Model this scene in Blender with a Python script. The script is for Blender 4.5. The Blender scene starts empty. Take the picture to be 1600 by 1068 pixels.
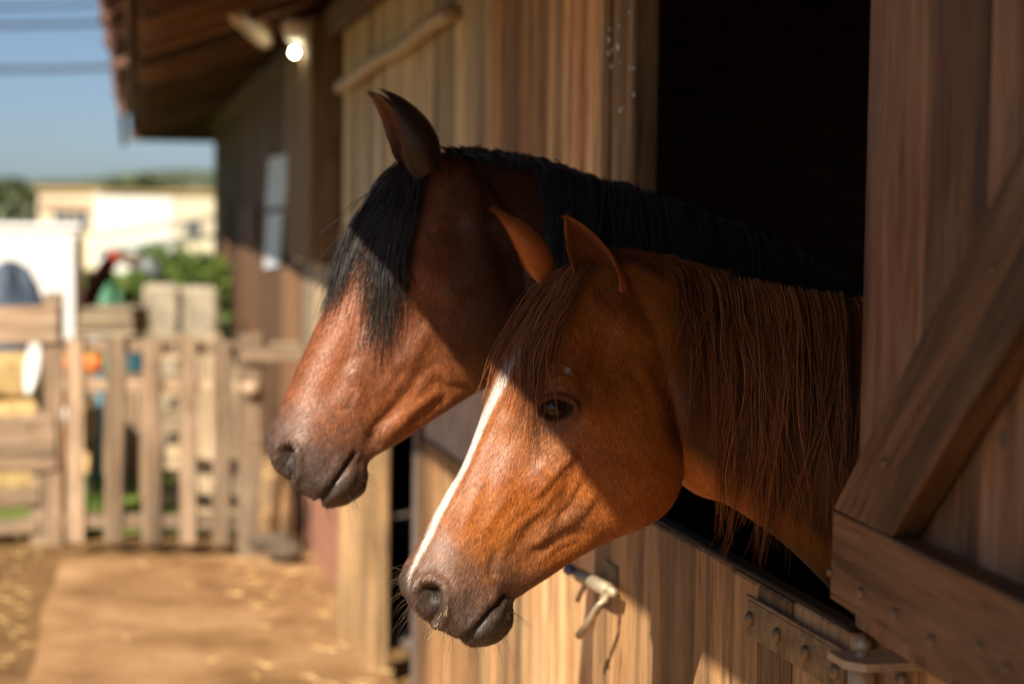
import bpy, bmesh, math, random
import numpy as np
from mathutils import Vector, Matrix
from mathutils.bvhtree import BVHTree

random.seed(7); RNG = np.random.default_rng(7)
S = bpy.context.scene
COL = S.collection
rad = math.radians

# ------------------------------------------------------------------ camera
F = 70 / 36 * 1600                       # focal length in photograph pixels
CAM = np.array([-1.01, 0.0, 1.75])
YAW, PITCH, ROLL = rad(11.39), rad(3.587), rad(0.8)
fwd = np.array([math.sin(YAW) * math.cos(PITCH), math.cos(YAW) * math.cos(PITCH), -math.sin(PITCH)])
r0 = np.cross(fwd, [0, 0, 1.0]); r0 /= np.linalg.norm(r0)
u0 = np.cross(r0, fwd)
RGT = math.cos(ROLL) * r0 + math.sin(ROLL) * u0
UPV = math.cos(ROLL) * u0 - math.sin(ROLL) * r0
cam_d = bpy.data.cameras.new('camera'); cam = bpy.data.objects.new('camera', cam_d); COL.objects.link(cam)
m = Matrix.Identity(4)
for i in range(3):
    m[i][0], m[i][1], m[i][2], m[i][3] = RGT[i], UPV[i], -fwd[i], CAM[i]
cam.matrix_world = m
cam_d.lens = 70; cam_d.sensor_width = 36; cam_d.clip_start = 0.05; cam_d.clip_end = 6000
cam_d.dof.use_dof = True; cam_d.dof.focus_distance = 2.96; cam_d.dof.aperture_fstop = 2.8
S.camera = cam

# ------------------------------------------------------------------ sky, sun, exposure
RAY = np.array([1.0, 1.2, -1.25]); RAY /= np.linalg.norm(RAY)      # the way sunlight travels
W = bpy.data.worlds.new('World'); S.world = W; W.use_nodes = True
wn = W.node_tree.nodes; wl = W.node_tree.links
bg = wn['Background']
sky = wn.new('ShaderNodeTexSky'); sky.sky_type = 'NISHITA'; sky.sun_disc = False
sky.sun_elevation = math.asin(-RAY[2])
sky.sun_rotation = math.atan2(-RAY[0], -RAY[1])
sky.air_density = 0.6; sky.dust_density = 0.8; sky.ozone_density = 2.5
wl.new(sky.outputs[0], bg.inputs[0]); bg.inputs[1].default_value = 0.052
sun_d = bpy.data.lights.new('sun', 'SUN'); sun = bpy.data.objects.new('sun', sun_d); COL.objects.link(sun)
sun_d.energy = 5.0; sun_d.angle = rad(0.53); sun_d.color = (1.0, 0.87, 0.70)
sun.rotation_euler = Vector(RAY).to_track_quat('-Z', 'Y').to_euler(); sun.location = (-6, -6, 12)
S.view_settings.view_transform = 'Standard'; S.view_settings.look = 'None'
S.view_settings.exposure = 0.85; S.view_settings.gamma = 1.0

# ------------------------------------------------------------------ pixel <-> world
def pdir(px, py):
    px = np.asarray(px, float); py = np.asarray(py, float)
    return (fwd + ((px - 800) / F)[..., None] * RGT - ((py - 534) / F)[..., None] * UPV)
def P(px, py, d): return CAM + pdir(px, py) * np.asarray(d, float)[..., None]
def PX(px, py, X=0.0):
    v = pdir(px, py); return CAM + v * ((X - CAM[0]) / v[0])
def PZ(px, py, Z=0.0):
    v = pdir(px, py); return CAM + v * ((Z - CAM[2]) / v[2])
def proj(p):
    q = p - CAM; z = q @ fwd
    return 800 + F * (q @ RGT) / z, 534 - F * (q @ UPV) / z, z
def wy(px, X=0.0): return float(PX(px, 340, X)[1])

# ------------------------------------------------------------------ node helpers
def mat(name):
    M = bpy.data.materials.new(name); M.use_nodes = True
    return M, M.node_tree.nodes, M.node_tree.links, M.node_tree.nodes['Principled BSDF']
def nd(N, t, **kw):
    n = N.new(t)
    for k, v in kw.items():
        if k in n.inputs: n.inputs[k].default_value = v
        else: setattr(n, k, v)
    return n
def ramp(N, stops):
    r = N.new('ShaderNodeValToRGB'); e = r.color_ramp.elements
    while len(e) < len(stops): e.new(0.5)
    for i, (p, c) in enumerate(stops):
        e[i].position = p; e[i].color = (*c, 1)
    return r
def wood(name, dark, mid, light, grey=None, greyamt=0.35, rough=0.75, fibre=1.0):
    """grain runs along the board's own X axis"""
    M, N, L, B = mat(name)
    tc = N.new('ShaderNodeTexCoord'); oi = N.new('ShaderNodeObjectInfo')
    off = nd(N, 'ShaderNodeVectorMath', operation='SCALE'); off.inputs['Scale'].default_value = 37.0
    cx = N.new('ShaderNodeCombineXYZ')
    for i in range(3): L.new(oi.outputs['Random'], cx.inputs[i])
    L.new(cx.outputs[0], off.inputs[0])
    ad = nd(N, 'ShaderNodeVectorMath', operation='ADD')
    L.new(tc.outputs['Object'], ad.inputs[0]); L.new(off.outputs[0], ad.inputs[1])
    def noise(sx, sy, sz, sc, det, ro=0.6, dist=0.0):
        mp = N.new('ShaderNodeMapping'); mp.inputs['Scale'].default_value = (sx, sy, sz)
        L.new(ad.outputs[0], mp.inputs[0])
        t = nd(N, 'ShaderNodeTexNoise', Scale=sc, Detail=det, Roughness=ro, Distortion=dist)
        L.new(mp.outputs[0], t.inputs['Vector']); return t.outputs['Fac']
    band = noise(0.10, 1, 1, 26, 5, 0.62, 0.6)
    fib = noise(0.03, 1, 1, 260 * fibre, 4, 0.7)
    blot = noise(0.5, 1, 1, 4.5, 4)
    mx = nd(N, 'ShaderNodeMath', operation='MULTIPLY_ADD'); mx.inputs[1].default_value = 0.62
    L.new(band, mx.inputs[0])
    f2 = nd(N, 'ShaderNodeMath', operation='MULTIPLY'); f2.inputs[1].default_value = 0.38; L.new(fib, f2.inputs[0])
    L.new(f2.outputs[0], mx.inputs[2])
    rp = ramp(N, [(0.37, [c * .8 for c in dark]), (0.5, mid), (0.64, light)]); L.new(mx.outputs[0], rp.inputs[0])
    col = rp.outputs[0]
    if grey:
        gr = ramp(N, [(0.45, (0, 0, 0)), (0.66, (greyamt,) * 3)]); L.new(blot, gr.inputs[0])
        mg = nd(N, 'ShaderNodeMix', data_type='RGBA'); L.new(gr.outputs[0], mg.inputs[0])
        L.new(col, mg.inputs[6]); mg.inputs[7].default_value = (*grey, 1); col = mg.outputs[2]
    # scattered pale scuffs and dark weather stains
    sc = noise(0.18, 1, 1, 34, 6, 0.75)
    sr = ramp(N, [(0.66, (0, 0, 0)), (0.74, (0.45,) * 3)]); L.new(sc, sr.inputs[0])
    ms = nd(N, 'ShaderNodeMix', data_type='RGBA'); L.new(sr.outputs[0], ms.inputs[0]); L.new(col, ms.inputs[6])
    ms.inputs[7].default_value = (*[min(1, c * 1.5 + 0.03) for c in light], 1); col = ms.outputs[2]
    # long drying cracks and dark runs of weather
    ck = noise(0.022, 1, 1, 48, 3, .55, .35)
    c1 = nd(N, 'ShaderNodeMath', operation='SUBTRACT'); L.new(ck, c1.inputs[0]); c1.inputs[1].default_value = .5
    c2 = nd(N, 'ShaderNodeMath', operation='ABSOLUTE'); L.new(c1.outputs[0], c2.inputs[0])
    br_ = noise(0.35, 1, 1, 9, 3)
    c3 = nd(N, 'ShaderNodeMapRange'); c3.inputs[1].default_value = .004; c3.inputs[2].default_value = .014; c3.inputs[3].default_value = 0.0; c3.inputs[4].default_value = 1.0; L.new(c2.outputs[0], c3.inputs[0])
    c4 = ramp(N, [(.50, (1, 1, 1)), (.58, (0, 0, 0))]); L.new(br_, c4.inputs[0])
    c5 = nd(N, 'ShaderNodeMath', operation='MAXIMUM'); L.new(c3.outputs[0], c5.inputs[0]); L.new(c4.outputs[0], c5.inputs[1])
    st_ = noise(0.06, 1, 1, 11, 4, .6, .3); s4 = ramp(N, [(.38, (.22, .22, .22)), (.56, (1, 1, 1))]); L.new(st_, s4.inputs[0])
    c6 = nd(N, 'ShaderNodeMath', operation='MULTIPLY'); L.new(c5.outputs[0], c6.inputs[0]); L.new(s4.outputs[0], c6.inputs[1])
    c7 = nd(N, 'ShaderNodeMapRange'); c7.inputs[3].default_value = .28; c7.inputs[4].default_value = 1.0; L.new(c6.outputs[0], c7.inputs[0])
    c8 = nd(N, 'ShaderNodeVectorMath', operation='SCALE'); L.new(col, c8.inputs[0]); L.new(c7.outputs[0], c8.inputs['Scale']); col = c8.outputs[0]
    hv = N.new('ShaderNodeHueSaturation')
    mr = nd(N, 'ShaderNodeMapRange'); mr.inputs[3].default_value = 0.58; mr.inputs[4].default_value = 1.35
    L.new(oi.outputs['Random'], mr.inputs[0]); L.new(mr.outputs[0], hv.inputs['Value']); L.new(col, hv.inputs['Color'])
    L.new(hv.outputs[0], B.inputs['Base Color'])
    bh = nd(N, 'ShaderNodeMath', operation='MULTIPLY_ADD'); L.new(c5.outputs[0], bh.inputs[0]); bh.inputs[1].default_value = .5; L.new(mx.outputs[0], bh.inputs[2])
    bp = nd(N, 'ShaderNodeBump', Strength=0.8, Distance=0.004); L.new(bh.outputs[0], bp.inputs['Height'])
    L.new(bp.outputs[0], B.inputs['Normal']); B.inputs['Roughness'].default_value = rough
    B.inputs['Specular IOR Level'].default_value = 0.3
    return M
def plain(name, col, rough=0.6, metal=0.0, var=0.25, scale=12, bump=0.0, emit=None, es=0):
    M, N, L, B = mat(name)
    tc = N.new('ShaderNodeTexCoord')
    t = nd(N, 'ShaderNodeTexNoise', Scale=scale, Detail=5, Roughness=0.65); L.new(tc.outputs['Object'], t.inputs['Vector'])
    rp = ramp(N, [(0.3, [c * (1 - var) for c in col]), (0.7, [min(1, c * (1 + var)) for c in col])])
    L.new(t.outputs['Fac'], rp.inputs[0]); L.new(rp.outputs[0], B.inputs['Base Color'])
    B.inputs['Roughness'].default_value = rough; B.inputs['Metallic'].default_value = metal
    if bump:
        b = nd(N, 'ShaderNodeBump', Strength=bump, Distance=0.01); L.new(t.outputs['Fac'], b.inputs['Height'])
        L.new(b.outputs[0], B.inputs['Normal'])
    if emit:
        B.inputs['Emission Color'].default_value = (*emit, 1); B.inputs['Emission Strength'].default_value = es
    return M

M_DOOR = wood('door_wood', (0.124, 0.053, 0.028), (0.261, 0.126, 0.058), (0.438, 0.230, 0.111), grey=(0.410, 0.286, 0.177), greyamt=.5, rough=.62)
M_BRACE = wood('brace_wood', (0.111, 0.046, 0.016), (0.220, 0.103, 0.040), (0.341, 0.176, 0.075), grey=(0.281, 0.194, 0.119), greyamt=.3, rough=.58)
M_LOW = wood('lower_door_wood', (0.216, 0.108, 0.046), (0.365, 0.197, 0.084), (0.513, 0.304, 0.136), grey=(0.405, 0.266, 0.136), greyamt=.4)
M_BROWN = wood('brown_planks', (0.377, 0.187, 0.083), (0.665, 0.355, 0.163), (0.756, 0.566, 0.271), grey=(0.756, 0.622, 0.331), greyamt=.4)
M_TAN = wood('tan_planks', (0.514, 0.356, 0.189), (0.776, 0.576, 0.323), (0.776, 0.792, 0.478), grey=(0.776, 0.711, 0.478), greyamt=.4)
M_POST = wood('post_wood', (0.214, 0.123, 0.055), (0.383, 0.230, 0.107), (0.551, 0.360, 0.176), grey=(0.458, 0.346, 0.203), greyamt=.4)
M_DARKP = wood('dark_planks', (0.072, 0.036, 0.020), (0.131, 0.067, 0.038), (0.210, 0.113, 0.065), grey=(0.156, 0.103, 0.066), greyamt=.4)
M_REDP = wood('red_planks', (0.162, 0.076, 0.038), (0.260, 0.130, 0.067), (0.349, 0.192, 0.103), grey=(0.277, 0.182, 0.109), greyamt=.3)
M_FENCE = wood('fence_wood', (0.226, 0.149, 0.091), (0.369, 0.256, 0.164), (0.510, 0.370, 0.242), grey=(0.425, 0.338, 0.247), greyamt=.5)
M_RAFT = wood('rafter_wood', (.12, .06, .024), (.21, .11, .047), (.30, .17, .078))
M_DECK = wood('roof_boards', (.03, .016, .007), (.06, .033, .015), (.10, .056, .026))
M_CREAM = wood('pale_timber', (0.360, 0.272, 0.168), (0.464, 0.360, 0.232), (0.544, 0.440, 0.304))
M_IRON = plain('weathered_iron', (.20, .135, .07), .55, .4, .6, 30, .5)
M_STEEL = plain('worn_steel', (.42, .34, .23), .5, .45, .3, 60, .2)
M_TILE = plain('clay_tile', (.13, .065, .045), .85, 0, .4, 22, .5)
M_BRICK = plain('red_brick', (.30, .135, .085), .9, 0, .4, 30, .5)
M_DBRICK = plain('pinkish_brick', (.50, .26, .18), .9, 0, .6, 14, .5)  # pinkish inner brick, colour raised so it shows in the dark stable
M_MORTAR = plain('mortar', (.42, .36, .29), .95, 0, .2, 30, .5)
M_PLASTER = plain('stained_plaster', (.42, .33, .26), .9, 0, .3, 9, .3)
M_WHITE = plain('white_paint', (.78, .78, .77), .5, 0, .06)
M_PAPER = plain('notice_paper', (.62, .66, .72), .7, 0, .08)
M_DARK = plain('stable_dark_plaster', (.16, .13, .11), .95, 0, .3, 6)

# ------------------------------------------------------------------ object helpers
def tag(o, label=None, cat=None, group=None, kind=None):
    if label: o['label'] = label
    if cat: o['category'] = cat
    if group: o['group'] = group
    if kind: o['kind'] = kind
    return o
def empty(name, loc, parent=None):
    o = bpy.data.objects.new(name, None); COL.objects.link(o); o.empty_display_size = .05
    setp(o, parent); o.matrix_world = Matrix.Translation(Vector(loc)); bwc[o] = Matrix.Translation(Vector(loc))
    return o
bwc = {}
def setp(o, parent):
    if parent:
        o.parent = parent
        o.matrix_parent_inverse = bwc[parent].inverted()
def link(name, me, mtx, M, parent=None, smooth=False):
    o = bpy.data.objects.new(name, me); COL.objects.link(o)
    if M and not me.materials: me.materials.append(M)
    setp(o, parent)
    o.matrix_basis = mtx; bwc[o] = mtx.copy()
    if smooth:
        me.polygons.foreach_set('use_smooth', np.ones(len(me.polygons), bool))
    return o
def empty(name, loc, parent=None):
    o = bpy.data.objects.new(name, None); COL.objects.link(o); o.empty_display_size = .05
    setp(o, parent); o.matrix_basis = Matrix.Translation(Vector(loc)); bwc[o] = o.matrix_basis.copy()
    return o
def mesh(name, V, Fc):
    me = bpy.data.meshes.new(name); me.from_pydata([tuple(map(float, v)) for v in V], [], [tuple(map(int, f)) for f in Fc]); me.update(); return me
_cb = None
def chamfer_box(a, b, c, e, wob=0.0):
    """half sizes a,b,c with chamfer e: 24 vertices, 44 triangles"""
    V = []; idx = {}
    for sx in (-1, 1):
        for sy in (-1, 1):
            for sz in (-1, 1):
                w = [random.uniform(-wob, wob) for _ in range(3)]
                for k, (dx, dy, dz) in enumerate(((0, e, e), (e, 0, e), (e, e, 0))):
                    idx[(sx, sy, sz, k)] = len(V)
                    V.append((sx * (a - dx) + w[0] * .2, sy * (b - dy) + w[1], sz * (c - dz) + w[2] * .5))
    Fc = []
    for ax in range(3):
        o1, o2 = [i for i in range(3) if i != ax]
        for s in (-1, 1):
            q = []
            for (p, r) in ((-1, -1), (1, -1), (1, 1), (-1, 1)):
                t = [0, 0, 0]; t[ax] = s; t[o1] = p; t[o2] = r; q.append(idx[(*t, ax)])
            Fc.append(q)
        for p in (-1, 1):                                  # edges parallel to ax
            for r in (-1, 1):
                t0 = [0, 0, 0]; t1 = [0, 0, 0]
                t0[ax] = -1; t1[ax] = 1
                for t in (t0, t1): t[o1] = p; t[o2] = r
                Fc.append([idx[(*t0, o1)], idx[(*t1, o1)], idx[(*t1, o2)], idx[(*t0, o2)]])
    for sx in (-1, 1):
        for sy in (-1, 1):
            for sz in (-1, 1): Fc.append([idx[(sx, sy, sz, k)] for k in range(3)])
    bm = bmesh.new(); vs = [bm.verts.new(v) for v in V]
    for f in Fc: bm.faces.new([vs[i] for i in f])
    bmesh.ops.recalc_face_normals(bm, faces=bm.faces)
    me = bpy.data.meshes.new('board'); bm.to_mesh(me); bm.free(); return me
def frame(p0, p1, wdir):
    x = Vector(p1) - Vector(p0); L = x.length; x.normalize()
    y = Vector(wdir); y = (y - x * y.dot(x)).normalized(); z = x.cross(y)
    mtx = Matrix.Identity(4); c = (Vector(p0) + Vector(p1)) / 2
    for i in range(3): mtx[i][0], mtx[i][1], mtx[i][2], mtx[i][3] = x[i], y[i], z[i], c[i]
    return mtx, L
def board(name, p0, p1, wdir, w, t, M, parent=None, e=.003, wob=0.0):
    mtx, L = frame(p0, p1, wdir)
    return link(name, chamfer_box(L / 2, w / 2, t / 2, min(e, t * .3, w * .3), wob), mtx, M, parent)
def tube(path, radii, n=10, cap=True):
    path = [Vector(map(float, p)) for p in path]; V = []; Fc = []
    ref = Vector((0.31, 0.2, 0.93))
    for i, p in enumerate(path):
        t = (path[min(i + 1, len(path) - 1)] - path[max(i - 1, 0)]).normalized()
        a = t.cross(ref).normalized(); b = t.cross(a); r = radii[i] if hasattr(radii, '__len__') else radii
        for k in range(n):
            an = 2 * math.pi * k / n; V.append(p + a * (r * math.cos(an)) + b * (r * math.sin(an)))
    for i in range(len(path) - 1):
        for k in range(n):
            Fc.append((i * n + k, i * n + (k + 1) % n, (i + 1) * n + (k + 1) % n, (i + 1) * n + k))
    if cap:
        Fc.append(tuple(range(n))[::-1]); Fc.append(tuple((len(path) - 1) * n + k for k in range(n)))
    return V, Fc
def tube_obj(name, path, radii, M, parent=None, n=10):
    c = Vector(map(float, path[0])); V, Fc = tube(path, radii, n)
    return link(name, mesh(name, [v - c for v in V], Fc), Matrix.Translation(c), M, parent, True)
def lathe_obj(name, c, axis, prof, M, parent=None, n=16):
    """prof: (distance along axis, radius)"""
    ax = Vector(axis).normalized(); c = Vector(map(float, c))
    a = ax.orthogonal().normalized(); b = ax.cross(a); V = []; Fc = []
    for (h, r) in prof:
        for k in range(n):
            an = 2 * math.pi * k / n; V.append(ax * h + a * r * math.cos(an) + b * r * math.sin(an))
    for i in range(len(prof) - 1):
        for k in range(n): Fc.append((i * n + k, i * n + (k + 1) % n, (i + 1) * n + (k + 1) % n, (i + 1) * n + k))
    Fc.append(tuple(range(n))[::-1]); Fc.append(tuple((len(prof) - 1) * n + k for k in range(n)))
    return link(name, mesh(name, V, Fc), Matrix.Translation(c), M, parent, True)
def quad_obj(name, pts, M, parent=None, thick=0.0, nrm=(1, 0, 0)):
    c = Vector(map(float, pts[0])); n = Vector(nrm).normalized() * thick
    V = [Vector(map(float, p)) - c for p in pts]; k = len(V)
    if thick:
        V = V + [v + n for v in V]
        Fc = [tuple(range(k))[::-1], tuple(range(k, 2 * k))] + [(i, (i + 1) % k, k + (i + 1) % k, k + i) for i in range(k)]
    else: Fc = [tuple(range(k))]
    return link(name, mesh(name, V, Fc), Matrix.Translation(c), M, parent)
#PART2
# ================================================================== GROUND
def ground_mat(name, stops, straw=0.4, sc=3.0):
    M, N, L, B = mat(name)
    tc = N.new('ShaderNodeTexCoord')
    t = nd(N, 'ShaderNodeTexNoise', Scale=sc, Detail=8, Roughness=0.7); L.new(tc.outputs['Object'], t.inputs['Vector'])
    rp = ramp(N, stops); L.new(t.outputs['Fac'], rp.inputs[0])
    mp = N.new('ShaderNodeMapping'); mp.inputs['Scale'].default_value = (30, 9, 1); mp.inputs['Rotation'].default_value = (0, 0, .6)
    L.new(tc.outputs['Object'], mp.inputs[0])
    s = nd(N, 'ShaderNodeTexNoise', Scale=4, Detail=4, Distortion=1.5); L.new(mp.outputs[0], s.inputs['Vector'])
    b = nd(N, 'ShaderNodeTexNoise', Scale=.9, Detail=3); L.new(tc.outputs['Object'], b.inputs['Vector'])
    br = ramp(N, [(0.42, (0, 0, 0)), (0.62, (1, 1, 1))]); L.new(b.outputs['Fac'], br.inputs[0])
    sr = ramp(N, [(0.5, (0, 0, 0)), (0.58, (straw,) * 3)]); L.new(s.outputs['Fac'], sr.inputs[0])
    mu = nd(N, 'ShaderNodeMath', operation='MULTIPLY'); L.new(sr.outputs[0], mu.inputs[0]); L.new(br.outputs[0], mu.inputs[1])
    mx = nd(N, 'ShaderNodeMix', data_type='RGBA'); L.new(mu.outputs[0], mx.inputs[0]); L.new(rp.outputs[0], mx.inputs[6])
    mx.inputs[7].default_value = (.42, .28, .10, 1); L.new(mx.outputs[2], B.inputs['Base Color'])
    B.inputs['Roughness'].default_value = .95; B.inputs['Specular IOR Level'].default_value = .1
    bp = nd(N, 'ShaderNodeBump', Strength=.6, Distance=.03); L.new(t.outputs['Fac'], bp.inputs['Height']); L.new(bp.outputs[0], B.inputs['Normal'])
    return M
M_GND = ground_mat('strawy_earth', [(.3, (.11, .062, .027)), (.55, (.20, .115, .05)), (.75, (.28, .175, .078))], .3)
M_PATH = ground_mat('earth_path', [(.32, (.15, .078, .034)), (.5, (.29, .165, .078)), (.68, (.42, .265, .14))], .12, 1.6)
M_GRASS = ground_mat('far_meadow', [(.3, (.05, .08, .02)), (.6, (.10, .15, .04)), (.8, (.22, .20, .09))], .3, .15)
n = 60; V = []; Fc = []
# the yard and the land beyond: level near the stable, sinking gently away behind it
xs = np.concatenate([np.linspace(-1500, -30, 14), np.linspace(-22, 22, 45), np.linspace(30, 1500, 14)])
ys = np.concatenate([np.linspace(-1500, -30, 10), np.linspace(-20, 30, 50), np.linspace(38, 4000, 40)])
for y in ys:
    for x in xs:
        z = 0.0
        V.append((x, y, z + (0.012 * math.sin(x * 3.1) * math.sin(y * 2.3) - .015 if x < -.1 or y > 12 else -.02)))
for j in range(len(ys) - 1):
    for i in range(len(xs) - 1):
        a = j * len(xs) + i; Fc.append((a, a + 1, a + len(xs) + 1, a + len(xs)))
g = tag(link('ground', mesh('ground', V, Fc), Matrix.Identity(4), M_GND, None, True), 'strawy brown earth yard', None, None, 'structure')
pl = [PZ(97, 872), PZ(45, 1068)]
dx = (pl[1][0] - pl[0][0]) / (pl[1][1] - pl[0][1]); xl = lambda y: pl[0][0] + dx * (y - pl[0][1])
V = []; Fc = []
for k, y in enumerate(np.linspace(0.5, 10.0, 40)):
    x0 = xl(y) + random.uniform(-.03, .03)
    for i, x in enumerate(np.linspace(x0, .02, 8)):
        V.append((x, y, .035 + random.uniform(-.006, .006))); 
    V.append((x0 - .02, y, -.03))
for k in range(39):
    for i in range(7):
        a = k * 9 + i; Fc.append((a, a + 1, a + 10, a + 9))
    a = k * 9; Fc.append((a + 8, a, a + 9, a + 17))
tag(link('path', mesh('path', V, Fc), Matrix.Identity(4), M_PATH, None, True), 'trodden reddish path along the stable', None, None, 'structure')
# loose straw on the ground
M_STRAW = plain('straw', (.62, .43, .17), .7, 0, .3, 60)
V = []; Fc = []
for k in range(640):
    if k < 460: x = random.uniform(-2.6, xl(5)); y = random.uniform(4.8, 11)
    elif k < 620: x = -abs(random.gauss(0, .35)); y = random.uniform(4.5, 9.8)
    else: x = random.uniform(-1.5, 0); y = random.uniform(4.5, 9.8)
    z = .05 if x > xl(y) else .012; an = random.uniform(0, math.pi); l = random.uniform(.03, .12); w = .0025
    c, s = math.cos(an), math.sin(an); h = random.uniform(0, .02); b = len(V)
    V += [(x - c * l / 2 - s * w, y - s * l / 2 + c * w, z), (x - c * l / 2 + s * w, y - s * l / 2 - c * w, z), (x + c * l / 2, y + s * l / 2, z + h), (x - c * l / 2, y - s * l / 2, z + .006)]
    Fc += [(b, b + 1, b + 2), (b, b + 2, b + 3), (b + 1, b + 3, b + 2)]
tag(link('loose_straw', mesh('loose_straw', V, Fc), Matrix.Identity(4), M_STRAW), 'loose pale straw scattered over path and yard', 'straw', None, 'stuff')

# ================================================================== STABLE
YH = wy(1345)            # hinge line of the near doors
Y0, Y1 = -3.5, 20.2
stable = tag(empty('stable', (0, 5, 0)), 'long weathered plank stable with tiled roof and open half door', 'stable')
ZP = 2.57                # top of the planked wall
def up_plank(y0, y1, z0, z1, M, x=0.0, t=.03, parent=stable, name='plank', gap=.011):
    w = y1 - y0 - gap
    return board(name, (x + t / 2, (y0 + y1) / 2, z0), (x + t / 2, (y0 + y1) / 2, z1), (0, 1, 0), w, t, M, parent, .004)
def plank_run(y0, y1, z0, z1, M, wd=.15, x=0.0, **k):
    n = max(1, round((y1 - y0) / wd)); e = [y0 + (y1 - y0) * i / n + (random.uniform(-.02, .02) if 0 < i < n else 0) for i in range(n + 1)]
    for i in range(n): up_plank(e[i], e[i + 1], z0, z1, M, x + random.uniform(-.004, .004), **k)
YJ = wy(1028, .05); YG = YJ + .17; YB = YG + .05      # jamb inner edge, gap, brown panel edge
YC = wy(760); YD = wy(532); YE = wy(478)
YL = wy(938)             # free edge of the lower door
# near side of the opening, beside and behind the camera (hidden behind the folded door)
plank_run(-1.5, YH - .02, 0, 2.3, M_BROWN, .2)
# jamb post, dark gap, brown boarded panel
board('jamb', (.022, (YJ + YG) / 2, 0), (.022, (YJ + YG) / 2, ZP), (0, 1, 0), YG - YJ, .055, M_POST, stable, .006)
board('jamb', (.02, YB + .012, 0), (.02, YB + .012, ZP), (0, 1, 0), .045, .05, M_POST, stable, .004)
plank_run(YB + .04, YC, .0, ZP, M_BROWN, .2)
# weathered tan boarding above, stained plaster and brick below
plank_run(YC, YD, 1.42, ZP, M_TAN, .21, x=.01)
YQ0, YQ1 = wy(662), wy(612)
quad_obj('plaster_panel', [(.012, YC, 1.02), (.012, YQ0, 1.02), (.012, YQ0, 1.42), (.012, YC, 1.42)], M_PLASTER, stable, .1)
plank_run(YC, YQ0, 0, 1.015, M_LOW, .2)
board('post', (.02, YQ0 + .025, 0), (.02, YQ0 + .025, 1.42), (0, 1, 0), .045, .05, M_DARKP, stable, .006)
quad_obj('recess_backing', [(.22, YQ0 + .05, 0), (.22, YQ1 + .1, 0), (.22, YQ1 + .1, 1.42), (.22, YQ0 + .05, 1.42)], M_DECK, stable, .02)  # dark sheet standing for the shade inside the stall opening
board('post', (-.03, wy(602), 0), (-.03, wy(602), 1.42), (0, 1, 0), .16, .10, M_POST, stable, .008)
board('post', (-.05, wy(578), 0), (-.05, wy(578), 1.7), (0, 1, 0), .18, .12, M_POST, stable, .008)
# low brick wall beyond
YK0, YK1 = wy(565), YE
def brick_wall(y0, y1, z0, z1, x, M, Mm, bw=.22, bh=.068, j=.012, parent=stable, name='brick_course_wall', axis='y', xoff=0):
    c = (x, y0, z0) if axis == 'y' else (y0, x, z0)
    if axis == 'y': pm = quad_obj(name, [(x + .012, y0, z0), (x + .012, y1, z0), (x + .012, y1, z1), (x + .012, y0, z1)], Mm, parent, .1)
    else: pm = quad_obj(name, [(y0, x + .012, z0), (y1, x + .012, z0), (y1, x + .012, z1), (y0, x + .012, z1)], Mm, parent, .1, (0, 1, 0))
    full = chamfer_box(bw / 2, bh / 2, .05, .004, .002); full.materials.append(M)
    half = chamfer_box(bw / 4 - .003, bh / 2, .05, .004, .002); half.materials.append(M)
    k = 0; z = z0 + bh / 2
    while z < z1 - bh / 2 + .01:
        y = y0 + (bw / 2 if k % 2 == 0 else bw / 4 - .003)
        first = (k % 2 == 1)
        while True:
            me = half if first else full; hw = (bw / 4 - .003) if first else bw / 2
            if y + hw > y1 + .02: break
            o = random.uniform(-.004, .004)
            if axis == 'y': p0 = (x + .05 + o, y - .1, z); p1 = (x + .05 + o, y + .1, z)
            else: p0 = (y - .1, x + .05 + o, z); p1 = (y + .1, x + .05 + o, z)
            mtx, _ = frame(p0, p1, (0, 0, 1)); link('brick', me, mtx, M, pm)
            y += hw + bw / 2 + j; first = False
        z += bh + j; k += 1
    return pm
brick_wall(YK0, YK1, .0, 1.02, -.005, M_BRICK, M_MORTAR, bw=.25, bh=.085)
plank_run(wy(600), YD, 1.1, 1.42, M_TAN, .3)
# tall post with pale face
board('post', (-.03, (YD + YE) / 2, 1.53), (-.03, (YD + YE) / 2, ZP + .1), (0, 1, 0), (YE - YD) * .55, .16, M_POST, stable, .008)
board('post', (-.05, YE, 1.53), (-.05, YE, ZP), (0, 1, 0), .16, .10, M_TAN, stable, .008)
# far dark boarding, a little proud of the rest
XE = .0
plank_run(YE + .09, Y1, 0, ZP, M_DARKP, .22, x=XE)
# pale half-height boards in front of the far boarding
for a, b, zt, xx in ((374, 398, 1.80, -.035), (398, 420, 1.52, -.04), (420, 442, 1.50, -.035), (442, 463, 1.48, -.04), (338, 352, 1.85, -.035)):
    yb, ya = wy(a, xx), wy(b, xx)
    up_plank(ya, yb, .02, zt, M_REDP, xx, .03, gap=.02)
ya, yb = wy(516, -.03), wy(471, -.03)
plank_run(ya, yb, .82, 1.52, M_CREAM, .4, x=-.03, t=.02)
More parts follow.
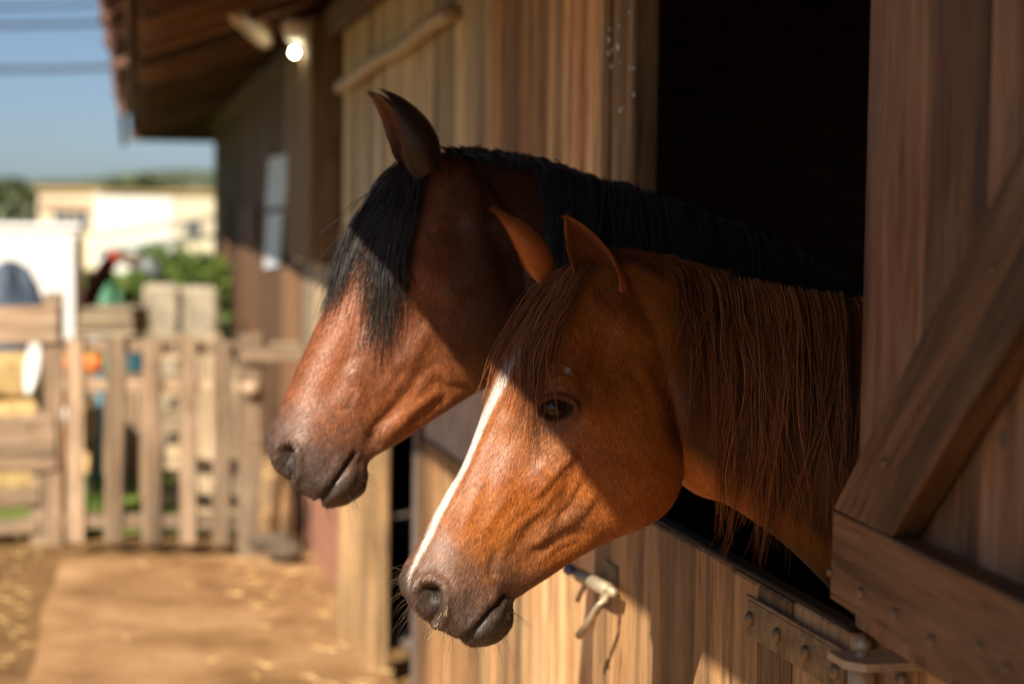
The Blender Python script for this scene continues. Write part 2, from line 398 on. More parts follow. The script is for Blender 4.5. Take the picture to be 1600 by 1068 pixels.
# inside: brick partitions, back wall, ceiling
for (ya, nm) in ((6.9, 'partition_wall'),):
    brick_wall(.18, 2.1, .9, 2.9, ya, M_DBRICK, M_DARK, bw=.23, bh=.07, axis='x', name=nm)
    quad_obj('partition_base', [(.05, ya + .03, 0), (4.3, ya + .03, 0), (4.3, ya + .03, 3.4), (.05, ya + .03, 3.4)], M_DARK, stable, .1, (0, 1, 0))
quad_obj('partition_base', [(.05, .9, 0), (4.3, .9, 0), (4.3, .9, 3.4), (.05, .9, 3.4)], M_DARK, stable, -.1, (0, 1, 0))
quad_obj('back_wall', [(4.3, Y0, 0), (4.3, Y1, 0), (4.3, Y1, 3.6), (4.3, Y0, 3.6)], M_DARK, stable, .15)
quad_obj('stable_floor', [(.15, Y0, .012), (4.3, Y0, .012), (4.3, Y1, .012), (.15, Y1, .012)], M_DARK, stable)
quad_obj('gable_soffit', [(-.78, Y1 + .28, 2.46), (.2, Y1 + .28, 2.46), (.9, Y1 + .28, 3.32), (-.84, Y1 + .28, 2.72)], M_RAFT, stable, .03, (0, 1, 0))
quad_obj('end_wall', [(XE, Y1, 0), (4.3, Y1, 0), (4.3, Y1, 3.0), (2, Y1, 3.55), (XE, Y1, 2.6)], M_DARKP, stable, .1, (0, 1, 0))
quad_obj('end_wall', [(0, Y0, 0), (4.3, Y0, 0), (4.3, Y0, 3.0), (2, Y0, 3.55), (0, Y0, 2.6)], M_DARKP, stable, .1, (0, 1, 0))
# lintel over the opening and wall above it
board('lintel', (.04, YH - .3, 2.36), (.04, YJ + .1, 2.36), (0, 0, 1), .14, .12, M_POST, stable, .006)
plank_run(-3.4, YB, 2.44, ZP, M_BROWN, .25)
plank_run(-3.4, -1.5, 0, 2.44, M_BROWN, .3)
board('wall_plate', (.03, Y0, ZP + .06), (.03, Y1 + .1, ZP + .06), (0, 0, 1), .13, .16, M_RAFT, stable, .008)
# roof: rafters, boards, eave, tiles
EZ, SL = 2.60, .34                    # eave underside, slope
EX = lambda y: -.965 + .011 * max(0, y - 8)   # the eave edge is not quite parallel to the wall
nr = 0
y = -3.2
while y < Y1:
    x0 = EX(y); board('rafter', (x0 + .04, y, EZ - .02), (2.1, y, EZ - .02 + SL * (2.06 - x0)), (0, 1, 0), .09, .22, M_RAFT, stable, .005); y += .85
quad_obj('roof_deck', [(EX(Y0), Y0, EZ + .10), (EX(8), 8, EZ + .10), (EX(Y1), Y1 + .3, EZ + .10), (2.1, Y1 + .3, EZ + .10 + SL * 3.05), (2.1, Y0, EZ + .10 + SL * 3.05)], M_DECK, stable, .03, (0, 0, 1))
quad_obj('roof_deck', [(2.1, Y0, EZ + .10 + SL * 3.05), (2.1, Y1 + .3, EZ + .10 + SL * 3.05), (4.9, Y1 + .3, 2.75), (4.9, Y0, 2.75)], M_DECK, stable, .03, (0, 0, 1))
for k in range(7):                    # battens seen from below between the rafters
    x = -.75 + k * .17
    board('batten', (x, Y0, EZ + .085 + SL * (x + .965)), (x, Y1 + .1, EZ + .085 + SL * (x + .965)), (1, 0, 0), .05, .028, M_RAFT, stable, .003)
board('fascia', (EX(Y0) + .012, Y0, EZ + .03), (EX(8) + .012, 8.0, EZ + .03), (0, 0, 1), .13, .025, M_RAFT, stable)
board('fascia', (EX(8) + .012, 8.0, EZ + .03), (EX(Y1) + .012, Y1 + .1, EZ + .03), (0, 0, 1), .13, .025, M_RAFT, stable)
quad_obj('added_overhang', [(-1.2, Y0, EZ - .045), (-1.2, 6.2, EZ - .045), (-.96, 6.2, EZ + .05), (-.96, Y0, EZ + .05)], M_DECK, stable, .03, (0, 0, 1))  # overhang added out of view so its shadow falls across the heads
board('fascia', (-1.205, Y0, EZ - .06), (-1.205, 6.2, EZ - .06), (0, 0, 1), .12, .025, M_RAFT, stable)  # edge board of the added overhang, sets the shadow line
board('barge_board', (EX(Y1), Y1 + .31, EZ - .02), (.1, Y1 + .31, EZ - .02), (0, 0, 1), .22, .03, M_RAFT, stable)
def half_tile(L, r, t=.014):
    V = []; Fc = []; n = 7
    for s in (0, 1):
        for rr in (r, r - t):
            for i in range(n):
                a = math.pi * i / (n - 1); V.append((s * L, rr * (1 - .12 * s) * math.cos(a), rr * math.sin(a) * .85))
    for i in range(n - 1):
        Fc += [(i, i + 1, 2 * n + i + 1, 2 * n + i), (n + i + 1, n + i, 3 * n + i, 3 * n + i + 1), (i + 1, i, n + i, n + i + 1)]
    Fc += [(0, 2 * n, 3 * n, n), (n - 1, 2 * n - 1, 4 * n - 1, 3 * n - 1)]
    return mesh('roof_tile', V, Fc)
TM = half_tile(.42, .095); TM.materials.append(M_TILE)
y = 4.0; k = 0
while y < Y1 + .2:
    for row in range(3):
        x = EX(y) - .10 + row * .34 + random.uniform(-.02, .02)
        if row == 0 and abs(y - 13.2) < .32: continue       # a broken tile at the eave
        z = EZ + .135 + SL * (row * .34 - .1) + row * .01
        mtx = Matrix.Translation((x, y, z)) @ Matrix.Rotation(-math.atan(SL), 4, 'Y') @ Matrix.Rotation(random.uniform(-.05, .05), 4, 'Z')
        o = link('roof_tile', TM, mtx, M_TILE, stable)
    y += .205; k += 1
# lower edge of the last tiles hangs at the corner
board('barge_tile', (EX(Y1) - .1, Y1 - 3.2, EZ + .02), (EX(Y1) - .06, Y1 + .3, EZ - .12), (0, 0, 1), .16, .05, M_TILE, stable, .01)

# ------------------------------------------------------------------ upper door, folded right back
YU = wy(1347, -.085)
ud = empty('upper_door', (-.06, YU, 1.25), stable); ud['label'] = 'dark brown upper half door folded back against the wall'
SLD = .052                                       # near end stands a little off the wall
def dX(y, off): return -.065 - (YU - y) * SLD - off
DZ0, DZ1 = 1.235, 2.34
e = [YU, YU - .215, YU - .40, YU - .60, YU - .82, YU - 1.02]
for i in range(5):
    ya, yb = e[i + 1], e[i]; ym = (ya + yb) / 2; x = dX(ym, .0)
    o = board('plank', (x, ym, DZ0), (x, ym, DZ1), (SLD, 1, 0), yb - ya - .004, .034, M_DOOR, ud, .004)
def door_pt(px, py, off):
    v = pdir(px, py)                              # meet the door's plane
    nrm = np.array([1.0, -SLD, 0]); p0 = np.array([dX(YU, off), YU, 0])
    return CAM + v * (np.dot(p0 - CAM, nrm) / np.dot(v, nrm))
def prism(name, corners, thick, M, parent):
    """corners in order on the door face; local X along the first edge"""
    c = [Vector(map(float, q)) for q in corners]; nv = Vector((1.0, -SLD, 0)).normalized() * thick
    x = (c[1] - c[0]).normalized(); z = nv.normalized(); y = z.cross(x).normalized(); z = x.cross(y)
    mtx = Matrix.Identity(4)
    for i in range(3): mtx[i][0], mtx[i][1], mtx[i][2], mtx[i][3] = x[i], y[i], z[i], c[0][i]
    inv = mtx.inverted(); k = len(c)
    bm = bmesh.new(); a = [bm.verts.new(inv @ q) for q in c]; b = [bm.verts.new(inv @ (q + nv)) for q in c]
    bm.faces.new(a); bm.faces.new(b[::-1])
    for i in range(k): bm.faces.new((a[i], b[i], b[(i + 1) % k], a[(i + 1) % k]))
    bmesh.ops.recalc_face_normals(bm, faces=bm.faces)
    bmesh.ops.bevel(bm, geom=list(bm.edges), offset=.0035, segments=2, affect='EDGES', profile=.6)
    me = bpy.data.meshes.new(name); bm.to_mesh(me); bm.free()
    return link(name, me, mtx, M, parent)
RT = .056                                         # rail and brace face stands this far out
rl0, rl1 = door_pt(1301, 797, RT), door_pt(1296, 934, RT)
yF = YU - 1.04
def on_face(y, z, off=RT): return np.array([dX(y, off), y, z])
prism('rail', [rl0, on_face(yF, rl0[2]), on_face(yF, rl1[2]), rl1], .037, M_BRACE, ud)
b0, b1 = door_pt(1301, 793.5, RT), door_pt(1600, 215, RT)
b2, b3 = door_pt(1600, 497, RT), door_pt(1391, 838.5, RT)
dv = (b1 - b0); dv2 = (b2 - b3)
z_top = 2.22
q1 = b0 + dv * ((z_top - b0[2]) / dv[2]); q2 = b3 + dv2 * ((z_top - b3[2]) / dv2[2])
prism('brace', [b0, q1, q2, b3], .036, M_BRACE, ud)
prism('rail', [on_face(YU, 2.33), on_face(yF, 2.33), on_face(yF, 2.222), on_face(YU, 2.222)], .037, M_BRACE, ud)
for (px, py, s) in ((1297, 893, .007), (1345, 925, .009), (1397, 957, .008), (1455, 1000, .009), (1530, 1010, .008), (1573, 1044, .008), (1382, 722, .006), (1552, 420, .006)):
    p = door_pt(px, py, RT + .001)
    lathe_obj('bolt', p, (-1, SLD, .05), [(-.004, s * .6), (0, s * .8), (.002, s * .72), (.004, s * .35)], M_IRON, ud, 12)
# splinter of pale bare wood on the plank
prism('scar', [door_pt(1562, 675, .0185), door_pt(1568, 672, .0185), door_pt(1570, 698, .0185), door_pt(1566, 700, .0185)], .001, M_CREAM, ud)

# ------------------------------------------------------------------ lower door, closed
ld = empty('lower_door', (-.05, YL, .1), stable); ld['label'] = 'closed lower half door of warm brown planks with strap hinge'
XD = -.055; LT = 1.205
def ly(px): return wy(px, XD)
edges = [ly(1347), ly(1250), ly(1197), ly(1152), ly(1096), ly(1050), ly(1015), ly(963), ly(938)]
for i in range(len(edges) - 1):
    up_plank(edges[i], edges[i + 1], .08, LT + random.uniform(-.003, .003), M_LOW, XD + random.uniform(-.002, .002), .022, parent=ld, gap=.006)
board('top_cap', (XD + .012, edges[0] + .01, LT + .008), (XD + .012, edges[-1] - .01, LT + .008), (1, 0, 0), .026, .008, M_DECK, ld, .003)
board('plank_backing', (XD + .034, edges[0] + .02, .55), (XD + .034, edges[-1] - .02, .55), (0, 0, 1), 1.1, .012, M_DARKP, ld)  # dark sheet added so the gaps between planks read as shaded
# strap hinge
def on_x(px, py, X): return PX(px, py, X)
hp0, hp1 = on_x(1172, 962, XD - .008), on_x(1322, 1046, XD - .008)
hp1[2] = hp0[2] + (hp1[2] - hp0[2]) * .4
board('strap_hinge', hp0, hp1, (0, 0, 1), .058, .012, M_IRON, ld, .003)
for f in (.05, .36, .66, .95):
    p = hp0 + (hp1 - hp0) * f
    lathe_obj('hinge_bolt', p + np.array([-.0065, 0, 0]), (-1, 0, 0), [(-.002, .011), (.002, .0115), (.006, .009), (.008, .004)], M_IRON, ld, 12)
tube_obj('hinge_edge', [hp0 + np.array([-.004, -.0, .031]), hp1 + np.array([-.004, 0, .031])], .0035, M_IRON, ld, 8)
# pintle on the frame
pk = on_x(1347, 1030, XD - .03)
lathe_obj('hinge_pin', pk + np.array([0, 0, -.09]), (0, 0, 1), [(0, .017), (.085, .017), (.087, .008), (.100, .008), (.104, .011), (.113, .011), (.118, .007), (.121, .002)], M_STEEL, ld, 16)
quad_obj('pintle_plate', [pk + np.array(v) for v in ((-.035, .03, -.004), (-.035, -.03, -.004), (-.015, -.052, -.004), (.06, -.052, -.004), (.06, .03, -.004))], M_STEEL, stable, .010, (0, 0, 1))
board('hinge_post', (.0, YH - .055, 0), (.0, YH - .055, 1.2), (0, 1, 0), .07, .10, M_DARKP, stable)
lathe_obj('bolt', on_x(1413, 1062, -.062), (-1, 0, 0), [(0, .011), (.006, .011), (.012, .005)], M_IRON, stable, 12)
# draw bolt with its dangling handle
lt = empty('latch', on_x(928, 900, XD), stable)
bwc[lt] = lt.matrix_basis.copy()
c = on_x(930, 908, XD - .035)
quad_obj('latch_plate', [np.array([XD - .006, c[1] - .05, c[2] - .02]), np.array([XD - .006, c[1] + .05, c[2] - .02]), np.array([XD - .006, c[1] + .05, c[2] + .035]), np.array([XD - .006, c[1] - .05, c[2] + .035])], M_IRON, lt, .005)
tube_obj('latch_barrel', [on_x(951, 922, XD - .03), on_x(906, 898, XD - .03)], .014, M_STEEL, lt, 14)
tube_obj('latch_bolt', [on_x(960, 926, XD - .03), on_x(893, 888, XD - .03)], .009, M_STEEL, lt, 12)
lathe_obj('latch_knob', on_x(897, 893, XD - .04), (-.6, .7, .3), [(0, .006), (.01, .013), (.02, .012), (.026, .004)], plain('blue_grey_cap', (.10, .13, .20), .4), lt, 12)
hA, hB, hC = on_x(949, 925, XD - .038), on_x(938, 945, XD - .055), on_x(905, 992, XD - .075)
tube_obj('latch_handle', [hA, hA * .4 + hB * .6, hB, hB * .5 + hC * .5, hC], [.008, .0085, .008, .0075, .0085], M_STEEL, lt, 12)
tube_obj('latch_tab', [on_x(915, 910, XD - .035), on_x(902, 938, XD - .045)], [.006, .005], M_STEEL, lt, 10)
# droppings and cobweb flecks on the jamb
for (px, py, s) in ((952, 62, 5), (957, 78, 4), (966, 73, 7), (951, 84, 4), (955, 104, 4), (970, 98, 2), (985, 106, 4), (990, 106, 3), (990, 148, 4), (970, 172, 5), (974, 168, 3), (983, 20, 3), (953, 46, 3), (968, 40, 3)):
    p = on_x(px, py, -.008); r = s * 3.4 / F
    bm = bmesh.new(); bmesh.ops.create_icosphere(bm, subdivisions=2, radius=r)
    for v in bm.verts: v.co *= 1 + random.uniform(-.3, .3); v.co.x *= .6
    me = bpy.data.meshes.new('dropping'); bm.to_mesh(me); bm.free()
    link('dropping', me, Matrix.Translation(Vector(p)), M_WHITE, stable, True)
#PART3
# ================================================================== HORSES
TS = np.array([.1, .3, .5, .7, .9]); SINS = 2 * np.sqrt(TS * (1 - TS))
def catmull(A, n):
    A = np.asarray(A, float); k = len(A)
    t = np.linspace(0, k - 1, n); i = np.clip(np.floor(t).astype(int), 0, k - 2); f = (t - i)
    f = f.reshape((-1,) + (1,) * (A.ndim - 1))
    p0 = A[np.clip(i - 1, 0, k - 1)]; p1 = A[i]; p2 = A[i + 1]; p3 = A[np.clip(i + 2, 0, k - 1)]
    return .5 * (2 * p1 + (p2 - p0) * f + (2 * p0 - 5 * p1 + 4 * p2 - p3) * f ** 2 + (3 * p1 - p0 - 3 * p2 + p3) * f ** 3)
def loft(T, B, Wd, L, n=70, m=64, cap=(0.35, 0.35)):
    """T, B: top and bottom points of each station; Wd: half widths at five heights; L: sideways unit vector"""
    T = catmull(T, n); B = catmull(B, n); Wd = np.maximum(catmull(Wd, n), .003)
    ph = np.linspace(0, 2 * np.pi, m, endpoint=False); t = (1 - np.cos(ph)) / 2
    rat = np.stack([np.interp(t, TS, (w / SINS)) for w in Wd])
    ker = np.array([1, 2, 3, 2, 1.]); ker /= ker.sum()
    rat = sum(np.roll(rat, s, 1) * ker[s + 2] for s in range(-2, 3))
    half = rat * np.abs(np.sin(ph)); sgn = np.sign(np.sin(ph))
    Pp = T[:, None] + (B - T)[:, None] * t[None, :, None] + (half * sgn)[..., None] * L
    V = Pp.reshape(-1, 3); Fc = []
    i, k = np.meshgrid(np.arange(n - 1), np.arange(m), indexing='ij')
    a = i * m + k; b = i * m + (k + 1) % m
    Fc = np.stack([a, b, b + m, a + m], -1).reshape(-1, 4).tolist()
    c0 = Pp[0].mean(0); c1 = Pp[-1].mean(0)
    d0 = c0 - Pp[1].mean(0); d0 /= np.linalg.norm(d0); d1 = c1 - Pp[-2].mean(0); d1 /= np.linalg.norm(d1)
    V = np.vstack([V, c0 + d0 * cap[0] * .03, c1 + d1 * cap[1] * .03]); k0 = n * m
    for k in range(m):
        Fc.append([(k + 1) % m, k, k0]); Fc.append([(n - 1) * m + k, (n - 1) * m + (k + 1) % m, k0 + 1])
    return V, Fc
def seg_dist(x, y, poly):
    """distance to a polyline in pixels and position along it (0..1)"""
    poly = np.asarray(poly, float); best = np.full(x.shape, 1e9); par = np.zeros(x.shape)
    ln = np.hypot(*(poly[1:] - poly[:-1]).T); cum = np.concatenate([[0], np.cumsum(ln)])
    for i in range(len(poly) - 1):
        a, d = poly[i], poly[i + 1] - poly[i]
        t = np.clip(((x - a[0]) * d[0] + (y - a[1]) * d[1]) / (d @ d), 0, 1)
        q = np.hypot(x - a[0] - t * d[0], y - a[1] - t * d[1]); up = q < best
        best = np.where(up, q, best); par = np.where(up, (cum[i] + t * ln[i]) / cum[-1], par)
    return best, par
def smooth01(x): x = np.clip(x, 0, 1); return x * x * (3 - 2 * x)
def inside(x, y, poly):
    poly = np.asarray(poly, float); r = np.zeros(x.shape, bool); j = len(poly) - 1
    for i in range(len(poly)):
        xi, yi = poly[i]; xj, yj = poly[j]
        c = ((yi > y) != (yj > y)) & (x < (xj - xi) * (y - yi) / (yj - yi + 1e-9) + xi)
        r ^= c; j = i
    return r
def poly_sd(x, y, poly):
    d, _ = seg_dist(x, y, list(poly) + [poly[0]]); return np.where(inside(x, y, poly), -d, d)
def vnoise(p, sc, seed=0):
    """cheap smooth value noise for numpy point arrays"""
    q = p * sc + seed * 17.3; i = np.floor(q).astype(np.int64); f = q - i; f = f * f * (3 - 2 * f)
    def h(a): 
        n = (a[:, 0] * 374761393 + a[:, 1] * 668265263 + a[:, 2] * 2147483647 + seed * 974711) & 0x7fffffff
        n = ((n ^ (n >> 13)) * 1274126177) & 0x7fffffff
        return ((n ^ (n >> 16)) & 0xffff) / 65535.0
    r = 0
    for dx in (0, 1):
        for dy in (0, 1):
            for dz in (0, 1):
                w = (f[:, 0] if dx else 1 - f[:, 0]) * (f[:, 1] if dy else 1 - f[:, 1]) * (f[:, 2] if dz else 1 - f[:, 2])
                r = r + w * h(i + np.array([dx, dy, dz]))
    return r

def coat_mat(name, rough, spec, sheen, gold):
    M, N, L, B = mat(name)
    at = N.new('ShaderNodeAttribute'); at.attribute_name = 'Coat'
    tc = N.new('ShaderNodeTexCoord')
    mp = N.new('ShaderNodeMapping'); mp.inputs['Scale'].default_value = (1, 1, .38); mp.inputs['Rotation'].default_value = (.0, -.45, .0)
    L.new(tc.outputs['Object'], mp.inputs[0])
    t = nd(N, 'ShaderNodeTexNoise', Scale=620, Detail=3, Roughness=.7); L.new(mp.outputs[0], t.inputs['Vector'])
    t2 = nd(N, 'ShaderNodeTexNoise', Scale=70, Detail=4, Roughness=.6); L.new(mp.outputs[0], t2.inputs['Vector'])
    t3 = nd(N, 'ShaderNodeTexNoise', Scale=11, Detail=3, Roughness=.6); L.new(tc.outputs['Object'], t3.inputs['Vector'])
    a1 = nd(N, 'ShaderNodeMath', operation='MULTIPLY_ADD'); L.new(t.outputs['Fac'], a1.inputs[0]); a1.inputs[1].default_value = .55
    a2 = nd(N, 'ShaderNodeMath', operation='MULTIPLY_ADD'); L.new(t2.outputs['Fac'], a2.inputs[0]); a2.inputs[1].default_value = .35
    a3 = nd(N, 'ShaderNodeMath', operation='MULTIPLY'); L.new(t3.outputs['Fac'], a3.inputs[0]); a3.inputs[1].default_value = .45
    L.new(a3.outputs[0], a2.inputs[2]); L.new(a2.outputs[0], a1.inputs[2])
    mr = nd(N, 'ShaderNodeMapRange'); mr.inputs[1].default_value = .42; mr.inputs[2].default_value = .95
    mr.inputs[3].default_value = .70; mr.inputs[4].default_value = 1.30; L.new(a1.outputs[0], mr.inputs[0])
    mu = nd(N, 'ShaderNodeVectorMath', operation='SCALE'); L.new(at.outputs['Color'], mu.inputs[0]); L.new(mr.outputs[0], mu.inputs['Scale'])
    mk = N.new('ShaderNodeAttribute'); mk.attribute_name = 'Mark'
    ms = nd(N, 'ShaderNodeMath', operation='MULTIPLY_ADD'); L.new(t.outputs['Fac'], ms.inputs[0]); ms.inputs[1].default_value = 1.1; L.new(mk.outputs['Fac'], ms.inputs[2])
    mt = nd(N, 'ShaderNodeMath', operation='MULTIPLY_ADD'); L.new(t2.outputs['Fac'], mt.inputs[0]); mt.inputs[1].default_value = 1.3; L.new(ms.outputs[0], mt.inputs[2])
    mq = nd(N, 'ShaderNodeMapRange'); mq.inputs[1].default_value = 1.0; mq.inputs[2].default_value = 1.55; L.new(mt.outputs[0], mq.inputs[0])
    mw = nd(N, 'ShaderNodeMix', data_type='RGBA'); L.new(mq.outputs[0], mw.inputs[0]); L.new(mu.outputs[0], mw.inputs[6]); mw.inputs[7].default_value = (.74, .69, .64, 1)
    L.new(mw.outputs[2], B.inputs['Base Color'])
    B.inputs['Roughness'].default_value = rough; B.inputs['Specular IOR Level'].default_value = spec
    B.inputs['Specular Tint'].default_value = (*gold, 1)
    B.inputs['Sheen Weight'].default_value = sheen; B.inputs['Sheen Roughness'].default_value = .4; B.inputs['Sheen Tint'].default_value = (*gold, 1)
    b = nd(N, 'ShaderNodeBump', Strength=.55, Distance=.0014); L.new(t.outputs['Fac'], b.inputs['Height'])
    b2 = nd(N, 'ShaderNodeBump', Strength=.28, Distance=.003); L.new(t2.outputs['Fac'], b2.inputs['Height']); L.new(b.outputs[0], b2.inputs['Normal'])
    L.new(b2.outputs[0], B.inputs['Normal'])
    return M
def hair_mat(name, rough=.38, spec=.5):
    M, N, L, B = mat(name)
    at = N.new('ShaderNodeAttribute'); at.attribute_name = 'Coat'
    L.new(at.outputs['Color'], B.inputs['Base Color']); B.inputs['Roughness'].default_value = rough
    B.inputs['Specular IOR Level'].default_value = spec
    return M
def set_col(me, name, col):
    a = me.attributes.new(name, 'FLOAT_COLOR', 'POINT')
    c = np.ones((len(me.vertices), 4), np.float32); c[:, :3] = col; a.data.foreach_set('color', c.ravel())

class Horse:
    def __init__(s, origin_px, depth, yaw):
        s.O = P(*origin_px, depth); y = rad(yaw)
        n = -fwd
        s.f = -math.cos(y) * RGT + math.sin(y) * n       # the way the nose points
        s.l = math.sin(y) * RGT + math.cos(y) * n        # the horse's left, towards the camera
        s.u = np.cross(s.l, s.f) * 1.0
        if s.u[2] < 0: s.u = -s.u
        s.V = []; s.F = []; s.ears = []
    def hit(s, px, py, v=0.0):
        d = pdir(px, py); return CAM + d * (((s.O + s.l * v - CAM) @ s.l) / (d @ s.l))
    def stations(s, rows):
        T, B, Wd = [], [], []
        for r in rows:
            (tx, ty), (bx, by), w = r[0], r[1], r[2]; v = r[3] if len(r) > 3 else 0.0
            T.append(s.hit(tx, ty, v)); B.append(s.hit(bx, by, v)); Wd.append(np.array(w) / 100.)
        return np.array(T), np.array(B), np.array(Wd)
    def remesh(s, lofts, voxel):
        V = []; Fc = []
        for (v, f) in lofts:
            b = sum(len(q) for q in V); V.append(v); Fc += [[i + b for i in q] for q in f]
        me = mesh('tmp', np.vstack(V), Fc)
        bm = bmesh.new(); bm.from_mesh(me); bmesh.ops.recalc_face_normals(bm, faces=bm.faces); bm.to_mesh(me); bm.free()
        o = bpy.data.objects.new('tmp', me); COL.objects.link(o)
        md = o.modifiers.new('r', 'REMESH'); md.mode = 'VOXEL'; md.voxel_size = voxel
        dg = bpy.context.evaluated_depsgraph_get(); e = o.evaluated_get(dg); me2 = e.to_mesh()
        n = len(me2.vertices); co = np.empty(n * 3, np.float32); me2.vertices.foreach_get('co', co)
        np_ = len(me2.polygons); tot = np.empty(np_, np.int32); me2.polygons.foreach_get('loop_total', tot)
        li = np.empty(len(me2.loops), np.int32); me2.loops.foreach_get('vertex_index', li)
        e.to_mesh_clear(); bpy.data.objects.remove(o); bpy.data.meshes.remove(me)
        s.co = co.reshape(-1, 3).astype(float); s.tot = tot; s.li = li
        assert (tot == 4).all()
        s.q = li.reshape(-1, 4)
        ed = np.vstack([s.q[:, [0, 1]], s.q[:, [1, 2]], s.q[:, [2, 3]], s.q[:, [3, 0]]]); s.ed = ed
        s.deg = np.bincount(ed.ravel(), minlength=n).astype(float)
    def smooth(s, it, w=None, lam=.5):
        n = len(s.co)
        for _ in range(it):
            a = np.stack([np.bincount(s.ed[:, 0], s.co[s.ed[:, 1], k], n) + np.bincount(s.ed[:, 1], s.co[s.ed[:, 0], k], n) for k in range(3)], 1) / s.deg[:, None]
            s.co += (a - s.co) * (lam if w is None else lam * w[:, None])
    def smooth_field(s, fld, it):
        n = len(s.co)
        for _ in range(it):
            a = (np.bincount(s.ed[:, 0], fld[s.ed[:, 1]], n) + np.bincount(s.ed[:, 1], fld[s.ed[:, 0]], n)) / s.deg
            fld = fld * .4 + a * .6
        return fld
    def normals(s):
        p = s.co[s.q]; fn = np.cross(p[:, 2] - p[:, 0], p[:, 3] - p[:, 1]); N = np.zeros_like(s.co)
        for k in range(4):
            for c in range(3): N[:, c] += np.bincount(s.q[:, k], fn[:, c], len(s.co))
        return N / (np.linalg.norm(N, axis=1, keepdims=True) + 1e-12)
    def coords(s):
        """photograph pixel of every vertex, with the far side mirrored onto the near one"""
        s.v = (s.co - s.O) @ s.l
        mir = s.co - np.where(s.v < 0, 2 * s.v, 0)[:, None] * s.l
        s.x, s.y, _ = proj(mir); s.xr, s.yr, _ = proj(s.co); s.N = s.normals()
        s.side = np.abs(s.N @ s.l)
    # sculpting
    def ridge(s, poly, w, amp, taper=True, side=True):
        d, t = seg_dist(s.x, s.y, poly); k = np.exp(-(d / w) ** 2)
        if taper: k = k * smooth01(np.minimum(t, 1 - t) * 4 + .15)
        if side: k = k * smooth01((s.side - .1) / .4)
        s.D += amp * 1e-3 * k
    def blob(s, c, rx, ry, amp, ang=0):
        a = rad(ang); dx, dy = s.x - c[0], s.y - c[1]
        p = (dx * math.cos(a) + dy * math.sin(a)) / rx; q = (-dx * math.sin(a) + dy * math.cos(a)) / ry
        s.D += amp * 1e-3 * np.exp(-(p * p + q * q)) * smooth01((s.side - .05) / .35)
    def apply(s, sm=0):
        if sm: s.D = s.smooth_field(s.D, sm)
        s.co += s.N * s.D[:, None]; s.coords(); s.D = np.zeros(len(s.co))
    def begin(s): s.coords(); s.D = np.zeros(len(s.co))
    # ears: a cupped leaf with thickness
    def ear(s, base, tip, opening, r=.034, length_bow=.012, colo=None, coli=None, n=26, m=22, twist=0.0, tipw=(.79, .56, .34, .12)):
        B0 = s.hit(base[0], base[1], base[2]); T0 = s.hit(tip[0], tip[1], tip[2]); ax = T0 - B0; Ln = np.linalg.norm(ax); ax /= Ln
        o = opening[0] * s.f + opening[1] * s.u + opening[2] * s.l; o = o - ax * (o @ ax); o /= np.linalg.norm(o)
        sd = np.cross(ax, o); V = []; C = []; Fc = []
        ss = np.linspace(0, 1, n)
        for k, shell in enumerate((0, 1)):
            for t in ss:
                c = B0 + ax * (Ln * t) + o * (-length_bow * math.sin(math.pi * t) + .010 * t ** 3 * Ln / .15)
                wid = np.interp(t, [0, .12, .3, .5, .7, .85, .95, 1], [.62, .82, 1.0, .97, *tipw]) * r
                th = rad(np.interp(t, [0, .15, .35, .6, .85, 1], [176, 160, 124, 104, 84, 60]))
                tk = np.interp(t, [0, .3, .9, 1], [.008, .007, .0055, .0015])
                for a in np.linspace(-th, th, m):
                    edge = 1 - .9 * max(0, (abs(a) / th - .86) / .14)
                    rr = wid - (tk * edge if shell else 0)
                    aa = a + twist * t
                    V.append(c + sd * (rr * math.sin(aa)) - o * (rr * .82 * math.cos(aa)))
                    if shell == 0: cc = colo * (1.0 if t < .8 else .8)
                    else: cc = np.array(coli) * (1.35 if abs(a) / th > .8 else .8 + .4 * abs(a) / th)
                    C.append(cc)
        for sh in (0, 1):
            b = sh * n * m
            for i in range(n - 1):
                for k in range(m - 1):
                    q = [b + i * m + k, b + i * m + k + 1, b + (i + 1) * m + k + 1, b + (i + 1) * m + k]
                    Fc.append(q if sh == 0 else q[::-1])
        nm = n * m
        for i in range(n - 1):
            Fc.append([i * m, (i + 1) * m, nm + (i + 1) * m, nm + i * m]); e = m - 1
            Fc.append([i * m + e, nm + i * m + e, nm + (i + 1) * m + e, (i + 1) * m + e])
        for k in range(m - 1): Fc.append([(n - 1) * m + k, (n - 1) * m + k + 1, nm + (n - 1) * m + k + 1, nm + (n - 1) * m + k])
        s.extra.append((np.array(V), Fc, np.array(C)))
        s.ears.append((np.array(V), np.array([q for q in Fc]), np.array(C), ax))
    def build(s, name, col, M, label, foot, mark=None):
        V = [s.co]; C = [col]; quads = s.q.tolist(); b = len(s.co)
        for (v, f, c) in s.extra:
            V.append(v); C.append(np.broadcast_to(c, v.shape)); quads += [[i + b for i in q] for q in f]; b += len(v)
        V = np.vstack(V) - foot; C = np.vstack(C)
        me = bpy.data.meshes.new(name)
        tot = np.array([len(q) for q in quads], np.int32); flat = np.concatenate([np.asarray(q, np.int32) for q in quads]) if len(set(tot)) > 1 else np.asarray(quads, np.int32).ravel()
        me.vertices.add(len(V)); me.vertices.foreach_set('co', V.astype(np.float32).ravel())
        me.loops.add(len(flat)); me.loops.foreach_set('vertex_index', flat)
        me.polygons.add(len(tot)); st = np.concatenate([[0], np.cumsum(tot)[:-1]]).astype(np.int32)
        me.polygons.foreach_set('loop_start', st); me.polygons.foreach_set('loop_total', tot)
        me.update(calc_edges=True); me.validate()
        set_col(me, 'Coat', C)
        am = np.full(len(V), -9.0, np.float32)
        if mark is not None: am[:len(mark)] = mark
        me.attributes.new('Mark', 'FLOAT', 'POINT').data.foreach_set('value', am)
